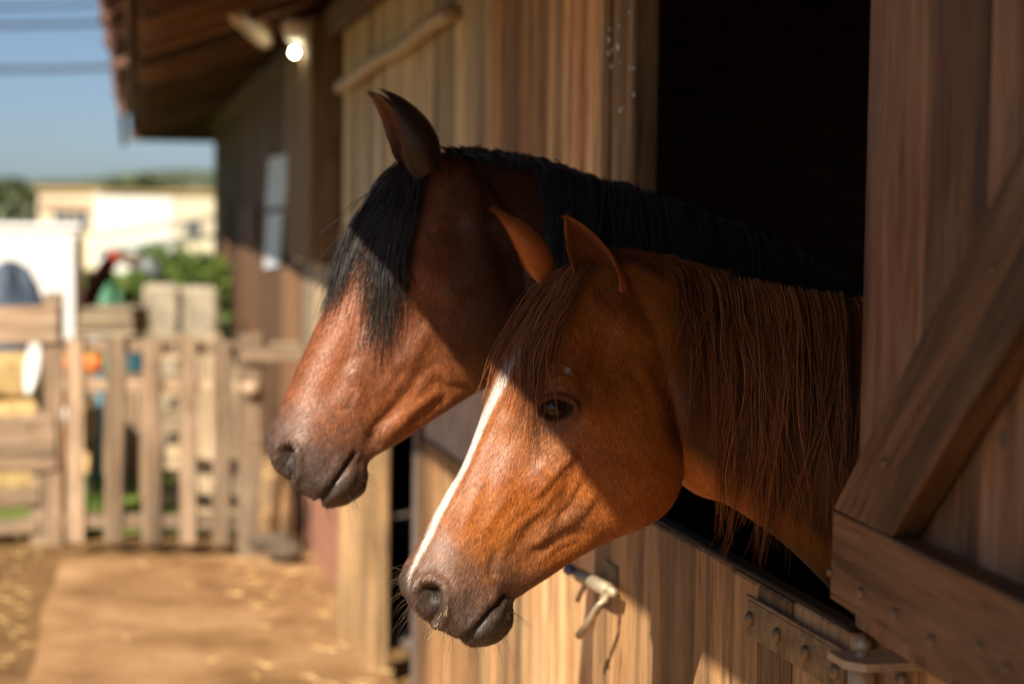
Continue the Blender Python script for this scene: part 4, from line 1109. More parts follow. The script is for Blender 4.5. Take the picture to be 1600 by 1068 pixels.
# whiskers round the muzzle
def whiskers(h, spots, rng, n, ln, col, drop=.35):
    pts = []
    for _ in range(n):
        sx, sy, ox, oy = spots[rng.integers(len(spots))]; sx += rng.normal() * 7; sy += rng.normal() * 7
        d = float(h.depth(np.array([sx]), np.array([sy]))[0]); p0 = P(sx, sy, d)
        dr = ox * RGT - oy * UPV - fwd * rng.uniform(.2, .8) + rng.normal(size=3) * .25; dr /= np.linalg.norm(dr); L_ = ln * rng.uniform(.4, 1.2)
        t = np.linspace(0, 1, 7)[:, None]; pts.append(p0 - dr * .003 + dr * L_ * t + np.array([0, 0, -1.]) * L_ * drop * t ** 2)
    pts = np.array(pts); r = np.repeat((np.linspace(1, .25, 7) * .00033)[None], n, 0)
    h.strand_mesh('whiskers', pts, r, np.tile(np.array(col), (n, 1)), M_HAIR, None, 'stuff')
whiskers(h1, [(628, 905, -1, .1), (634, 930, -1, .3), (645, 945, -.8, .6), (652, 960, -.8, .7), (668, 984, -.4, 1), (700, 1002, 0, 1), (745, 1010, .1, 1), (780, 998, .4, .9), (802, 960, 1, .3), (640, 888, -1, -.1), (720, 950, -.2, .6)], rng, 95, .034, (.10, .06, .035))
whiskers(h1, [(850, 655, -.3, 1), (868, 668, .1, 1), (838, 660, -.4, 1)], rng, 9, .05, (.05, .03, .02))
# lashes on the upper lid
lp = []
for k in range(46):
    f = k / 45; bx, by = 849 + 40 * f, np.interp(f, [0, .4, 1], [630, 623, 630]) + rng.normal() * .8
    d = float(h1.depth(np.array([bx]), np.array([by - 3]))[0]) - .003; p0 = P(bx, by, d); t = np.linspace(0, 1, 6)[:, None]
    dr = -fwd * .8 + UPV * rng.uniform(-.75, -.3) - RGT * rng.uniform(.0, .5)
    lp.append(p0 + dr * .013 * rng.uniform(.6, 1.2) * t + UPV * .003 * t ** 2)
h1.strand_mesh('eyelashes', np.array(lp), np.repeat((np.linspace(1, .2, 6) * .0004)[None], 46, 0), np.full((46, 3), .012), M_HAIR, None, 'stuff')
# bits of hay on the lip and nostril
hp = []
for _ in range(14):
    bx, by = [(690, 955), (696, 940), (676, 990), (693, 985), (700, 996), (685, 975), (652, 912)][rng.integers(7)]; bx += rng.normal() * 5; by += rng.normal() * 7
    d = float(h1.depth(np.array([bx]), np.array([by]))[0]) - .002; p0 = P(bx, by, d); t = np.linspace(0, 1, 4)[:, None]
    dr = RGT * rng.normal() * .5 - UPV * rng.uniform(.2, 1) - fwd * .2; dr /= np.linalg.norm(dr)
    hp.append(p0 + dr * rng.uniform(.004, .016) * t)
h1.strand_mesh('hay_bits', np.array(hp), np.repeat(np.full((1, 4), .00045), 14, 0), np.tile([.42, .33, .19], (14, 1)), M_HAIR, None, 'stuff')
# tuft at the root of the near ear
tp = []
for _ in range(420):
    bx = 958 + rng.normal() * 10; by = 462 + rng.normal() * 7; d = float(h1.depth(np.array([bx]), np.array([by + 8]))[0]) - .006
    dr = -UPV * rng.uniform(.5, 1) + RGT * rng.normal() * .35 - fwd * rng.uniform(0, .3); t = np.linspace(0, 1, 6)[:, None]
    tp.append(P(bx, by, d) + dr * .02 * rng.uniform(.5, 1.3) * t + fwd * .004 * t ** 2)
h1.strand_mesh('ear_tuft', np.array(tp), np.repeat((np.linspace(1, .2, 6) * .0004)[None], 420, 0), np.array([.30, .088, .018]) * rng.uniform(.6, 1.5, (420, 1)), M_HAIR, None, 'stuff')
# fuzz inside the near ear
ep = []
for _ in range(260):
    t0 = rng.random(); bx = 905 + 40 * t0 + rng.normal() * 7; by = 380 + 88 * t0 + rng.normal() * 5
    p0 = h1.hit(bx, by, .075); t = np.linspace(0, 1, 6)[:, None]
    dr = h1.f * .7 * rng.uniform(.2, 1) + UPV * rng.uniform(.2, .9) + h1.l * rng.uniform(0, .5)
    ep.append(p0 - h1.l * .012 + dr * .016 * rng.uniform(.5, 1.2) * t)
h1.strand_mesh('ear_fuzz', np.array(ep), np.repeat((np.linspace(1, .2, 6) * .0003)[None], 260, 0), np.array([.12, .05, .02]) * rng.uniform(.4, 1.4, (260, 1)), M_HAIR, None, 'stuff')
#PART5
# ------------------------------------------------------------------ the bay behind
h2 = Horse((640, 500), 3.45, 9)
rows = [
 ((424, 722), (513, 794), (1.6, 2.7, 2.9, 2.7, 1.6)),
 ((416, 693), (545, 786), (3.0, 4.8, 5.2, 4.8, 2.7)),
 ((422, 666), (572, 763), (3.1, 5.5, 5.8, 5.0, 2.9)),
 ((437, 634), (577, 724), (2.9, 5.1, 5.5, 4.9, 2.7)),
 ((453, 600), (590, 710), (2.8, 4.5, 5.0, 4.5, 2.5)),
 ((476, 548), (630, 687), (3.0, 4.5, 4.9, 4.3, 2.7)),
 ((498, 500), (682, 652), (3.3, 5.0, 5.4, 4.8, 3.1)),
 ((522, 443), (738, 616), (3.8, 6.0, 6.6, 5.9, 4.0)),
 ((545, 395), (790, 588), (4.6, 7.6, 7.8, 7.1, 4.8)),
 ((566, 355), (826, 555), (5.6, 8.8, 8.5, 7.8, 5.4)),
 ((588, 318), (845, 510), (6.0, 9.0, 8.6, 8.0, 5.6)),
 ((614, 286), (850, 460), (5.6, 8.2, 8.3, 7.8, 5.4)),
 ((645, 258), (840, 408), (4.8, 7.2, 7.7, 7.2, 5.0)),
 ((678, 242), (815, 355), (3.8, 6.0, 6.5, 6.2, 4.2)),
 ((710, 236), (780, 310), (2.4, 3.8, 4.2, 3.8, 2.4))]
head = loft(*h2.stations(rows), h2.l, 90, 72, (.3, .3))
nrows = [
 ((690, 244), (770, 420), (3, 4.5, 5, 4.5, 3), 0),
 ((735, 236), (805, 530), (3.2, 5.6, 6.4, 6.0, 4.2), 0),
 ((795, 244), (865, 580), (3.0, 6.0, 7.2, 7.0, 4.8), 0),
 ((870, 264), (930, 612), (2.8, 6.2, 7.8, 7.8, 5.2), 0),
 ((960, 290), (1010, 662), (2.8, 6.6, 8.6, 9.0, 6.0), 0),
 ((1060, 320), (1090, 725), (3.0, 7.2, 9.6, 10.4, 7.0), -.01),
 ((1180, 366), (1180, 800), (3.2, 8.5, 12, 13, 8.6), -.03),
 ((1300, 430), (1280, 900), (3.8, 10, 15, 16, 10), -.06),
 ((1400, 478), (1380, 1000), (4.2, 12, 17, 18, 12), -.10)]
neck = loft(*h2.stations(nrows), h2.l, 60, 64, (.3, .3))
h2.remesh([head, neck], .0030)
h2.begin(); x, y = h2.x, h2.y
w = smooth01(1 - np.hypot((x - 770) / 110, (y - 310) / 120)); h2.smooth(24, np.maximum(w, .06)); h2.begin()
h2.blob((655, 440), 55, 42, 8, 20); h2.blob((665, 415), 26, 15, 5, 25); h2.blob((712, 358), 26, 26, -8, 0); h2.blob((680, 335), 24, 18, 4, 0)
h2.blob((775, 480), 65, 90, 7, -15); h2.ridge([(690, 470), (730, 440), (780, 405)], 18, 4.5); h2.ridge([(680, 500), (648, 545), (620, 580)], 15, 5)
h2.ridge([(580, 470), (556, 525), (530, 590), (505, 640)], 18, -3); h2.blob((535, 640), 34, 30, 2.5)
h2.ridge([(572, 700), (590, 665), (630, 625), (655, 600)], 10, -6); h2.ridge([(590, 690), (640, 645), (690, 610)], 11, 4.5); h2.ridge([(640, 660), (680, 628), (705, 615)], 8, -4)
h2.ridge([(665, 592), (700, 605), (745, 606)], 10, -4); h2.ridge([(620, 640), (650, 610), (670, 590)], 8, 3)
h2.ridge([(750, 330), (790, 400), (805, 480)], 16, -4); h2.ridge([(760, 300), (775, 345)], 12, -4)
h2.D *= 1.2; h2.apply(4)
for poly, ww, am in (([(530, 575), (548, 558), (572, 552)], 6, -1.0), ([(515, 632), (530, 640), (545, 635), (555, 615), (552, 590)], 5, -2.0), ([(552, 570), (560, 600), (556, 640)], 10, 2.6),
                     ([(625, 560), (612, 590), (585, 620)], 6, 2.0), ([(660, 540), (640, 580), (610, 615)], 8, 2.0), ([(690, 560), (655, 585), (640, 610)], 6, -2.0), ([(598, 698), (585, 690), (580, 672)], 6, -3)):
    h2.ridge(poly, ww, am)
mouth = [(496, 786), (512, 768), (530, 745), (545, 722), (555, 708)]
h2.ridge(mouth, 3.8, -9, taper=False, side=False); h2.ridge([(498, 768), (518, 742), (542, 708)], 8, 3); h2.ridge([(518, 782), (540, 755), (558, 725)], 9, 3.8)
h2.ridge([(562, 712), (574, 726), (580, 736)], 8, -2.5, side=False); h2.blob((555, 760), 18, 14, 1.5, -40); h2.apply(1)
nos = [(436, 704), (442, 693), (452, 692), (460, 702), (463, 718), (462, 736), (456, 752), (447, 752), (440, 734)]
sd = poly_sd(h2.x, h2.y, nos); ks = smooth01((h2.side + .1) / .3)
deep = np.exp(-(((h2.x - 450) / 14) ** 2 + ((h2.y - 709) / 16) ** 2))
h2.D += ks * (np.exp(-((sd - 6) / 6) ** 2) * 4.2e-3 - smooth01((3.5 - sd) / 10) * (8e-3 + 16e-3 * deep))
h2.D += ks * 3.5e-3 * np.exp(-(((h2.x - 449) / 8) ** 2 + ((h2.y - 738) / 13) ** 2))
nosd2 = sd.copy(); qq = (h2.x - 490) * .38 + (745 - h2.y) * .925; h2.D += smooth01((80 - qq) / 55) * ((vnoise(h2.co, 130, 8) - .5) * 1.5e-3 + (vnoise(h2.co, 60, 9) - .5) * 2.0e-3); h2.apply(1)
h2.bv0 = BVHTree.FromPolygons(h2.co.tolist(), h2.q.tolist())
alm2 = [(603, 446), (610, 438), (620, 434), (632, 435), (640, 440), (640, 446), (633, 452), (622, 455), (611, 453)]
ec, en = eye_obj(h2, 622, 444, .02, .004, None); carve_eye(h2, alm2, en); sdl = poly_sd(h2.x, h2.y, alm2); h2.apply(0)
h2.smooth(1, None, .25); h2.begin()
x, y, xr, yr, v = h2.x, h2.y, h2.xr, h2.yr, h2.v; p = h2.co
nz1 = vnoise(p, 22, 11) * .6 + vnoise(p, 60, 12) * .4; nz2 = vnoise(p, 9, 13); nzf = vnoise(p, 260, 14)
A = np.array([.235, .078, .030]); Bc = np.array([.14, .046, .018])
col = A + (Bc - A) * smooth01((nz2 * .6 + nz1 * .4 - .25) / .5)[:, None]
col = mixc(col, (.042, .017, .008), .85 * smooth01((x - 640) / 130))           # darker back of the cheek and neck, deepened to match their shade
col = mixc(col, (.28, .095, .030), .6 * np.exp(-(seg_dist(x, y, [(600, 690), (650, 640), (720, 600)])[0] / 40) ** 2))
col = mixc(col, (.12, .055, .034), .55 * np.exp(-(((x - 680) / 50) ** 2 + ((y - 345) / 45) ** 2)))
ax = (x - 490) * .38 + (745 - y) * .925
mz = smooth01((150 - ax + (nz1 - .5) * 70) / 120); col = mixc(col, (.085, .055, .044), .85 * mz)
mz2 = smooth01((60 - ax + (nz1 - .5) * 36) / 60); col = mixc(col, (.048, .040, .036), .75 * mz2)
col = mixc(col, (.022, .019, .018), smooth01((2 - nosd2) / 10) * .85)
dm, _ = seg_dist(x, y, mouth); col = mixc(col, (.015, .012, .011), np.exp(-(dm / 4.5) ** 2) * .8)
col = mixc(col, (.02, .014, .012), smooth01((7 - sdl) / 8) * .9)
for (sx, sy, r_) in ((662, 446, 2.4), (682, 352, 2.0)): col = mixc(col, (.5, .4, .32), smooth01((r_ - np.hypot(xr - sx, yr - sy)) / 1.5) * (v > 0))
col = col * (.86 + .28 * nzf)[:, None]
h2.extra = []
cE = np.array([.030, .018, .013])
h2.ear((672, 272, .060), (604, 139, .050), (.97, .0, -.16), .047, .004, cE, (.13, .05, .024))
h2.ear((650, 266, -.050), (583, 141, -.045), (.88, .0, .30), .036, .010, cE, (.14, .06, .03))
foot = np.array([1.0, float(h2.hit(1400, 600, -.1)[1]), 0.0]); Yb = foot[1]
tv, tf = trunk(h2, [(.52, Yb + .02, 1.58, .95, .17), (.75, Yb + .08, 1.56, .8, .22), (1.0, Yb + .16, 1.52, .72, .25), (1.4, Yb + .26, 1.45, .66, .27), (1.9, Yb + .36, 1.46, .70, .27), (2.15, Yb + .4, 1.47, .85, .24), (2.35, Yb + .42, 1.25, 1.0, .12)])
h2.extra.append((tv, tf, A * .5))
for (lx, ly_, tp, k) in ((.85, .26, .95, 1), (.85, -.08, .95, 1), (2.1, .56, 1.0, -1), (2.1, .22, 1.0, -1)):
    lv, lf = leg(lx, Yb + ly_, tp, k, 1); h2.extra.append((np.array(lv), [list(q) for q in lf], A * .3))
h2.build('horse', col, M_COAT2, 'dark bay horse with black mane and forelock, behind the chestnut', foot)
eyeball(h2, ec - en * .0155, en, .0215)
ecm = ec - 2 * ((ec - h2.O) @ h2.l) * h2.l; enm = en - 2 * (en @ h2.l) * h2.l
eyeball(h2, ecm - enm * .0155, enm, .0215)
h2.depthmap(400, 200, 1420, 900)
rng = np.random.default_rng(5)
def fdir2(px, py):
    k = smooth01((px - 640) / 110); return -.38 * (1 - k) + .4 * k, .925 * (1 - k) + .9 * k
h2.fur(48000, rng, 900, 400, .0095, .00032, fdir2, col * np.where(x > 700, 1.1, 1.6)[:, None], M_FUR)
h2.ear_fur(7000, rng, .012, .0003, M_FUR, 1.2)
crest = [(700, 234), (750, 236), (800, 243), (850, 254), (900, 272), (960, 288), (1030, 310), (1100, 335), (1180, 366), (1260, 405), (1340, 448), (1390, 474)]
cq = catmull(np.array(crest, float), 200); G = []
for k in range(64):
    u = (k + rng.random() * 1.6) / 64.6; rx, ry = cq[int(min(u, 1) * 199)]
    if rx < 835: ln = rng.uniform(16, 34); sl = rng.uniform(14, 40)
    else: ln = rng.uniform(130, 200); sl = rng.normal() * 16
    G.append(([(rx - 2, ry - rng.uniform(0, 5)), (rx + 5 + sl * .2, ry + 4), (rx + 8 + sl * .5, ry + ln * .3), (rx + 8 + sl * .8, ry + ln * .65), (rx + 5 + sl, ry + ln)], .45 if rx < 835 else 1))
NS = 3600; K = 16; tt = np.linspace(0, 1, K)[None]
mx, my = locks(rng, G, NS, K, 6.5, 2.6, 5, .08)
blk = np.array([.016, .0165, .019]) * rng.uniform(.4, 3.4, (NS, 1))
h2.strands('mane', mx, my, (.004 + .016 * rng.random((NS, 1))) + 0 * tt, rng.uniform(.0006, .0011, (NS, 1)) * np.interp(tt, [0, .6, 1], [1, .9, .3]), blk, M_HAIRB, 'thick black mane along the arched neck', 'stuff')
GF = []
tips = [(498, 505), (505, 480), (515, 490), (490, 530), (583, 590), (560, 560), (640, 530), (500, 490), (512, 470), (522, 455), (495, 520), (530, 480), (545, 440), (568, 540), (580, 560), (590, 572), (602, 560), (612, 545), (625, 520), (640, 500), (560, 500), (575, 520), (596, 540), (632, 470), (645, 440), (556, 420), (508, 505), (584, 500), (618, 560), (606, 585), (575, 545)]
for (tx, ty) in tips:
    f = np.clip((tx - 495) / 150, 0, 1); rx = 634 + 22 * f + rng.normal() * 3; ry = 256 + 8 * f + rng.normal() * 2
    m1 = (588 + 62 * f, 300 + 20 * f); m2 = (552 + 84 * f, 358 + 30 * f); m2 = (m2[0] * .8 + tx * .2, m2[1] * .85 + ty * .15)
    GF.append(([(rx, ry), (rx * .5 + m1[0] * .5, ry * .55 + m1[1] * .45 - 3), m1, m2, ((m2[0] + tx) / 2 + rng.normal() * 3, (m2[1] + ty) / 2), (tx, ty)], 1))
NF = 720; K = 20; tt = np.linspace(0, 1, K)[None]
fx, fy = locks(rng, GF, NF, K, 7, 3.0, 7, .16)
cf = np.array([.022, .019, .018]) * rng.uniform(.4, 3.2, (NF, 1))
h2.strands('forelock', fx, fy, (.004 + .016 * rng.random((NF, 1))) * (1 + .5 * np.sin(tt * 2.8)), rng.uniform(.0005, .001, (NF, 1)) * np.interp(tt, [0, .6, 1], [1, .9, .3]), cf, M_HAIRB, 'long black forelock hanging over the eye', 'stuff')
whiskers(h2, [(418, 690, -1, .1), (425, 720, -1, .4), (440, 755, -.7, .8), (470, 780, -.2, 1), (515, 793, .2, 1), (550, 780, .5, .8), (574, 748, 1, .5)], rng, 70, .03, (.05, .035, .025))
#PART6
# ================================================================== ON THE STABLE
def W3(px, py, X): return PX(px, py, X)
# hose hung along the tan boards
hs = [W3(532, 137, -.03), W3(560, 118, -.03), W3(590, 94, -.035), W3(615, 82, -.03), W3(640, 66, -.035), W3(665, 44, -.03), W3(690, 27, -.03), W3(706, 22, -.02)]
tag(tube_obj('hose', [tuple(q) for q in catmull(np.array(hs), 30)], .028, plain('pale_hose', (.40, .31, .20), .6)), 'pale thick hose running slantwise up the tan boards', 'hose')
# bulkhead lamp with a lit bulb
lb = P(460, 77, 9.6); lamp = tag(empty('lamp', lb), 'lit round bulb in a white fitting under the eave', 'lamp')
lathe_obj('lamp_fitting', lb + np.array([.0, 0, .03]), (.25, 0, 1), [(0, .035), (.03, .06), (.07, .085), (.11, .07)], M_WHITE, lamp)
lathe_obj('lamp_arm', lb + np.array([.02, 0, .11]), (1, .3, .1), [(0, .04), (.1, .05), (.16, .05)], M_WHITE, lamp)
lathe_obj('bulb', lb - np.array([0, 0, .035]), (0, 0, 1), [(0, .002), (.004, .010), (.012, .015), (.022, .016), (.03, .013), (.036, .008)], plain('bulb_glow', (1, 1, 1), .3, 0, 0, 1, 0, (1.0, .90, .62), 40), lamp)
t0, t1 = P(364, 18, 9.2), P(416, 66, 9.8)
tl = tag(empty('tube_lamp', (t0 + t1) / 2), 'unlit pale tube lamp slung between the rafters', 'lamp')
tube_obj('lamp_tube', [t0, t0 * .9 + t1 * .1, t0 * .1 + t1 * .9, t1], [.03, .042, .042, .03], plain('cream_plastic', (.62, .53, .40), .5, 0, .1), tl, 14)
board('lamp_batten', t0 + np.array([0, 0, .05]), t1 + np.array([0, 0, .05]), (1, 0, 0), .06, .04, M_RAFT, tl)
for nm, a, b, c_, d_, lab in (('notice', (420, 247), (451, 240), (444, 322), (415, 325), 'upper pale notice sheet pinned to the dark boards'), ('notice', (416, 334), (442, 330), (436, 415), (412, 420), 'lower torn pale notice sheet below the other one')):
    q = [W3(*a, -.048), W3(*d_, -.048), W3(*c_, -.048), W3(*b, -.048)]
    tag(quad_obj(nm, q, M_PAPER, None, .003), lab, 'notice')
wb = W3(470, 395, -.06); tag(lathe_obj('wall_box', wb, (-1, 0, 0), [(-.02, .03), (.02, .05), (.03, .04)], M_WHITE), 'small round white junction box on the pale panel', 'box')

# ================================================================== YARD
M_LAWN = ground_mat('lawn', [(.3, (.06, .10, .02)), (.55, (.13, .20, .04)), (.75, (.24, .26, .09))], .25, 5)
q = [(-9, 10.9, .008), (-.2, 10.9, .008), (-.2, 16, .008), (14, 24, .008), (14, 60, .008), (-30, 60, .008), (-30, 16, .008), (-9, 12, .008)]
tag(quad_obj('lawn', q, M_LAWN), 'rough grass beyond the gate', None, None, 'structure')
def at_d(px, d, Z=0.0):
    """point at height Z over the ground on the line of sight to column px"""
    p = P(px, 420, d); return np.array([p[0], p[1], Z])
def zpx(py, d, px=150): return float(P(px, py, d)[2])
# picket gate
GD = 10.15
gate = tag(empty('picket_gate', at_d(240, GD)), 'grey brown picket gate closing the path beside the stable', 'gate')
gx0, gx1 = at_d(100, GD), at_d(392, GD)
for (px, w, top) in ((118, .088, 1.10), (178, .092, 1.12), (238, .095, 1.10), (295, .085, 1.11), (348, .085, 1.10)):
    b = at_d(px, GD, .05); board('slat', b, (b[0] + random.uniform(-.01, .01), b[1], top), (1, 0, 0), w, .024, M_FENCE, gate, .004)
for z, w in ((1.06, .07), (.16, .08), (.86, .06)):
    a = gx0 + np.array([0, .035, z]); b = gx1 + np.array([.25 if z > 1 else 0, .035, z]); board('rail', a, b, (0, 0, 1), w, .035, M_FENCE, gate, .004)
a = at_d(378, GD - .06, 1.03); b = at_d(478, GD - .06, 1.05); board('rail', a, b, (0, 0, 1), .085, .04, M_FENCE, gate, .004)
gp = tag(empty('gate_post', at_d(392, GD)), 'weathered post at the stable end of the picket gate', 'post')
b = at_d(392, GD, -.02); board('post', b, (b[0], b[1], 1.14), (1, 0, 0), .12, .10, M_FENCE, gp, .008)
lathe_obj('rope_ring', at_d(392, GD - .06, .86), (0, -1, 0), [(-.02, .03), (.0, .045), (.02, .045), (.04, .03)], M_FENCE, gp)
# log beside it
for k, (px, d, h, r, lab) in enumerate(((420, 9.95, .55, .055, 'thin upright stake leaning by the gate post'), (438, 10.0, .42, .05, 'short upright stake nearest the stable wall'))):
    b = at_d(px, d, -.02); tag(tube_obj('stake', [b, b + np.array([.02, .02, h])], [.055, .045], M_POST), lab, 'stake')
rk = random.Random(3)
for k, (px, d, r, lab) in enumerate(((415, 9.95, .075, 'dark rounded stone at the left of the pile'), (440, 9.9, .085, 'large dark stone in the middle of the pile'), (452, 9.7, .07, 'dark stone at the wall end of the pile'), (430, 9.75, .05, 'small stone in front of the pile'))):
    bm = bmesh.new(); bmesh.ops.create_icosphere(bm, subdivisions=3, radius=r)
    ph = [rk.uniform(0, 6) for _ in range(6)]
    for v in bm.verts:
        n_ = v.co.normalized(); f = 1 + .16 * math.sin(n_.x * 3 + ph[0]) * math.sin(n_.y * 3 + ph[1]) + .12 * math.sin(n_.z * 5 + ph[2] + n_.x * 2)
        v.co *= f; v.co.z *= .7
    me = bpy.data.meshes.new('stone'); bm.to_mesh(me); bm.free()
    tag(link('stone', me, Matrix.Translation(Vector(at_d(px, d, .06 + r * .5))), plain('dark_stone', (.10, .075, .05), .9, 0, .5, 20, .6), None, True), lab, 'stone', 'stones heaped at the foot of the wall')
# board fence to the left
FD = 10.4
bf = tag(empty('board_fence', at_d(40, FD)), 'fence of wide weathered boards at the left edge', 'fence')
for (px, top, w) in ((84, zpx(459, FD), .10), (66, zpx(745, FD), .12), (-60, 1.3, .10)):
    b = at_d(px, FD + .05, -.02); board('post', b, (b[0], b[1], top), (1, 0, 0), w, .09, M_FENCE, bf, .008)
for (y0, y1, x1) in ((482, 540, 92), (655, 742, 88), (768, 800, 62), (818, 842, 60)):
    z0, z1 = zpx(y1, FD, 50), zpx(y0, FD, 50); zm = (z0 + z1) / 2
    board('board', at_d(x1, FD, zm + .02), at_d(-90, FD - .1, zm), (0, 0, 1), z1 - z0, .03, M_FENCE, bf, .006, .006)
# hay bales
M_BALE = plain('hay_bale', (.52, .36, .16), .95, 0, .45, 26, 1.0)
def bale(px, d, z, w, h, rot, lab):
    c = at_d(px, d, z); t = tag(empty('hay_bale', c), lab, 'hay bale', 'hay bales behind the board fence')
    me = chamfer_box(w / 2, .22, h / 2, .04, .012); bm = bmesh.new(); bm.from_mesh(me)
    bmesh.ops.subdivide_edges(bm, edges=bm.edges, cuts=3, use_grid_fill=True)
    for v in bm.verts: v.co += Vector([random.uniform(-.012, .012) for _ in range(3)])
    bm.to_mesh(me); bm.free()
    link('bale', me, Matrix.Translation(Vector((c[0], c[1], z + h / 2))) @ Matrix.Rotation(rot, 4, 'Z'), M_BALE, t, True)
    for s in (-.18, .18):
        ca, sa = math.cos(rot), math.sin(rot)
        lp = []
        for (yy, zz) in ((-.235, 0), (-.235, h + .01), (.235, h + .01), (.235, 0), (-.235, 0)): lp.append((c[0] + s * ca - yy * sa, c[1] + s * sa + yy * ca, z + zz + .003))
        tube_obj('twine', lp, .006, M_STEEL, t, 6)
bale(25, 12.2, .0, .9, .33, .1, 'lowest hay bale of the small heap'); bale(38, 12.2, .335, .85, .26, -.08, 'middle hay bale of the small heap'); bale(20, 12.2, .60, .7, .27, .15, 'topmost hay bale of the small heap')
# pale dish leaning, bright buckets, cone, cans
p = at_d(61, 11.5, zpx(578, 11.5)); dish = lathe_obj('dish', p, (-.95, -.22, .1), [(0, .02), (.004, .13), (.02, .15), (.05, .16), (.055, .15), (.02, .13)], M_WHITE)
tag(dish, 'round white plastic dish propped beside the hay bales', 'dish')
board('prop', at_d(63, 11.56, 0), at_d(63, 11.56, zpx(560, 11.5)), (1, 0, 0), .06, .03, M_FENCE, dish)
M_OR = plain('orange_plastic', (.78, .20, .04), .5, 0, .1); M_YE = plain('yellow_plastic', (.80, .52, .05), .5, 0, .1); M_TEAL = plain('teal_plastic', (.02, .09, .12), .4, 0, .2); M_GRN = plain('green_plastic', (.04, .20, .10), .5, 0, .2)
for (px, d, r, lab) in ((103, 11.6, .030, 'narrow orange and yellow tub standing left on the shelf'), (147, 11.6, .056, 'wide orange and yellow tub standing right on the shelf')):
    z0, z1 = zpx(580, d), zpx(528, d); c = at_d(px, d, z0); t = tag(empty('feed_tub', c), lab, 'tub', 'orange and yellow tubs'); hh = z1 - z0
    lathe_obj('base', c, (0, 0, 1), [(0, r * .9), (hh * .45, r)], M_OR, t); lathe_obj('body', c + np.array([0, 0, hh * .45]), (0, 0, 1), [(0.001, r), (hh * .32, r * 1.03)], M_YE, t)
    lathe_obj('lid', c + np.array([0, 0, hh * .77]), (0, 0, 1), [(.001, r * 1.08), (hh * .18, r * 1.08), (hh * .23, r * .7)], M_WHITE, t)
sh = tag(empty('shelf', at_d(130, 11.62)), 'rough wooden shelf carrying the bright tubs behind the gate', 'shelf')
zs = zpx(580, 11.6) - .02
board('shelf_board', at_d(80, 11.62, zs), at_d(230, 11.62, zs), (0, 1, 0), .22, .03, M_FENCE, sh)
for px in (86, 168, 226): board('leg', at_d(px, 11.62, 0), at_d(px, 11.62, zs - .015), (1, 0, 0), .05, .05, M_FENCE, sh)
z0, z1 = zpx(577, 11.6), zpx(530, 11.6); c = at_d(210, 11.6, zs + .016); can = tag(empty('jerrycan', c), 'dark teal can on the right end of the shelf', 'can')
board('body', c, c + np.array([0, 0, .14]), (1, 0, 0), .085, .10, M_TEAL, can, .012); lathe_obj('cap', c + np.array([-.02, 0, .141]), (0, 0, 1), [(0, .018), (.03, .018)], M_GRN, can)
tube_obj('handle', [c + np.array([-.01, 0, .14]), c + np.array([0, 0, .17]), c + np.array([.03, 0, .17]), c + np.array([.035, 0, .14])], .007, M_TEAL, can)
d = 10.75; c = at_d(99, d, 0); mk = tag(empty('marker_cone', c), 'tall orange marker cone with a white band behind the gate', 'cone'); zb = zpx(725, d); zt = zpx(605, d)
lathe_obj('base', c, (0, 0, 1), [(0, .10), (.03, .10), (.035, .06)], M_OR, mk); lathe_obj('cone', c, (0, 0, 1), [(.036, .055), (zb + .2, .04), (zb + .201, .041)], M_OR, mk)
lathe_obj('band', c, (0, 0, 1), [(zb + .202, .04), (zb + .30, .033)], M_WHITE, mk); lathe_obj('tip', c, (0, 0, 1), [(zb + .301, .032), (zt, .018)], M_OR, mk)
d = 11.0; c = at_d(155, d, 0); fk = tag(empty('garden_fork', c), 'blue green handled fork standing behind the gate', 'fork')
tube_obj('shaft', [c + np.array([0, 0, .25]), c + np.array([.01, .02, .85])], .022, plain('blue_paint', (.03, .16, .24), .5), fk); board('socket', c + np.array([-.08, 0, .27]), c + np.array([.08, 0, .27]), (0, 0, 1), .04, .03, M_GRN, fk)
for k in range(4): tube_obj('tine', [c + np.array([-.07 + k * .047, 0, .26]), c + np.array([-.07 + k * .047, .0, .005])], [.01, .005], M_GRN, fk, 8)
# pallet and pale boards stacked behind the gate
pa = tag(empty('pallet', at_d(290, 11.5)), 'pale wooden pallet standing on edge behind the gate', 'pallet')
for z in (.12, .33, .54, .75, .96): board('slat', at_d(236, 11.5, z), at_d(338, 11.5, z), (0, 0, 1), .14, .022, M_CREAM, pa)
for px in (240, 286, 334): board('bearer', at_d(px, 11.56, .0), at_d(px, 11.56, 1.05), (1, 0, 0), .09, .08, M_CREAM, pa)
for k, (px, h, lab) in enumerate(((321, 1.06, 'pale board leaning left against the pallet'), (352, 1.0, 'pale board standing right of the pallet'), (366, .9, 'shorter pale board nearest the gate post'))):
    b = at_d(px, 10.95, 0); tag(board('loose_board', b, b + np.array([.01, .12, h]), (1, 0, 0), .09, .025, M_CREAM), lab, 'board', 'pale boards behind the gate')
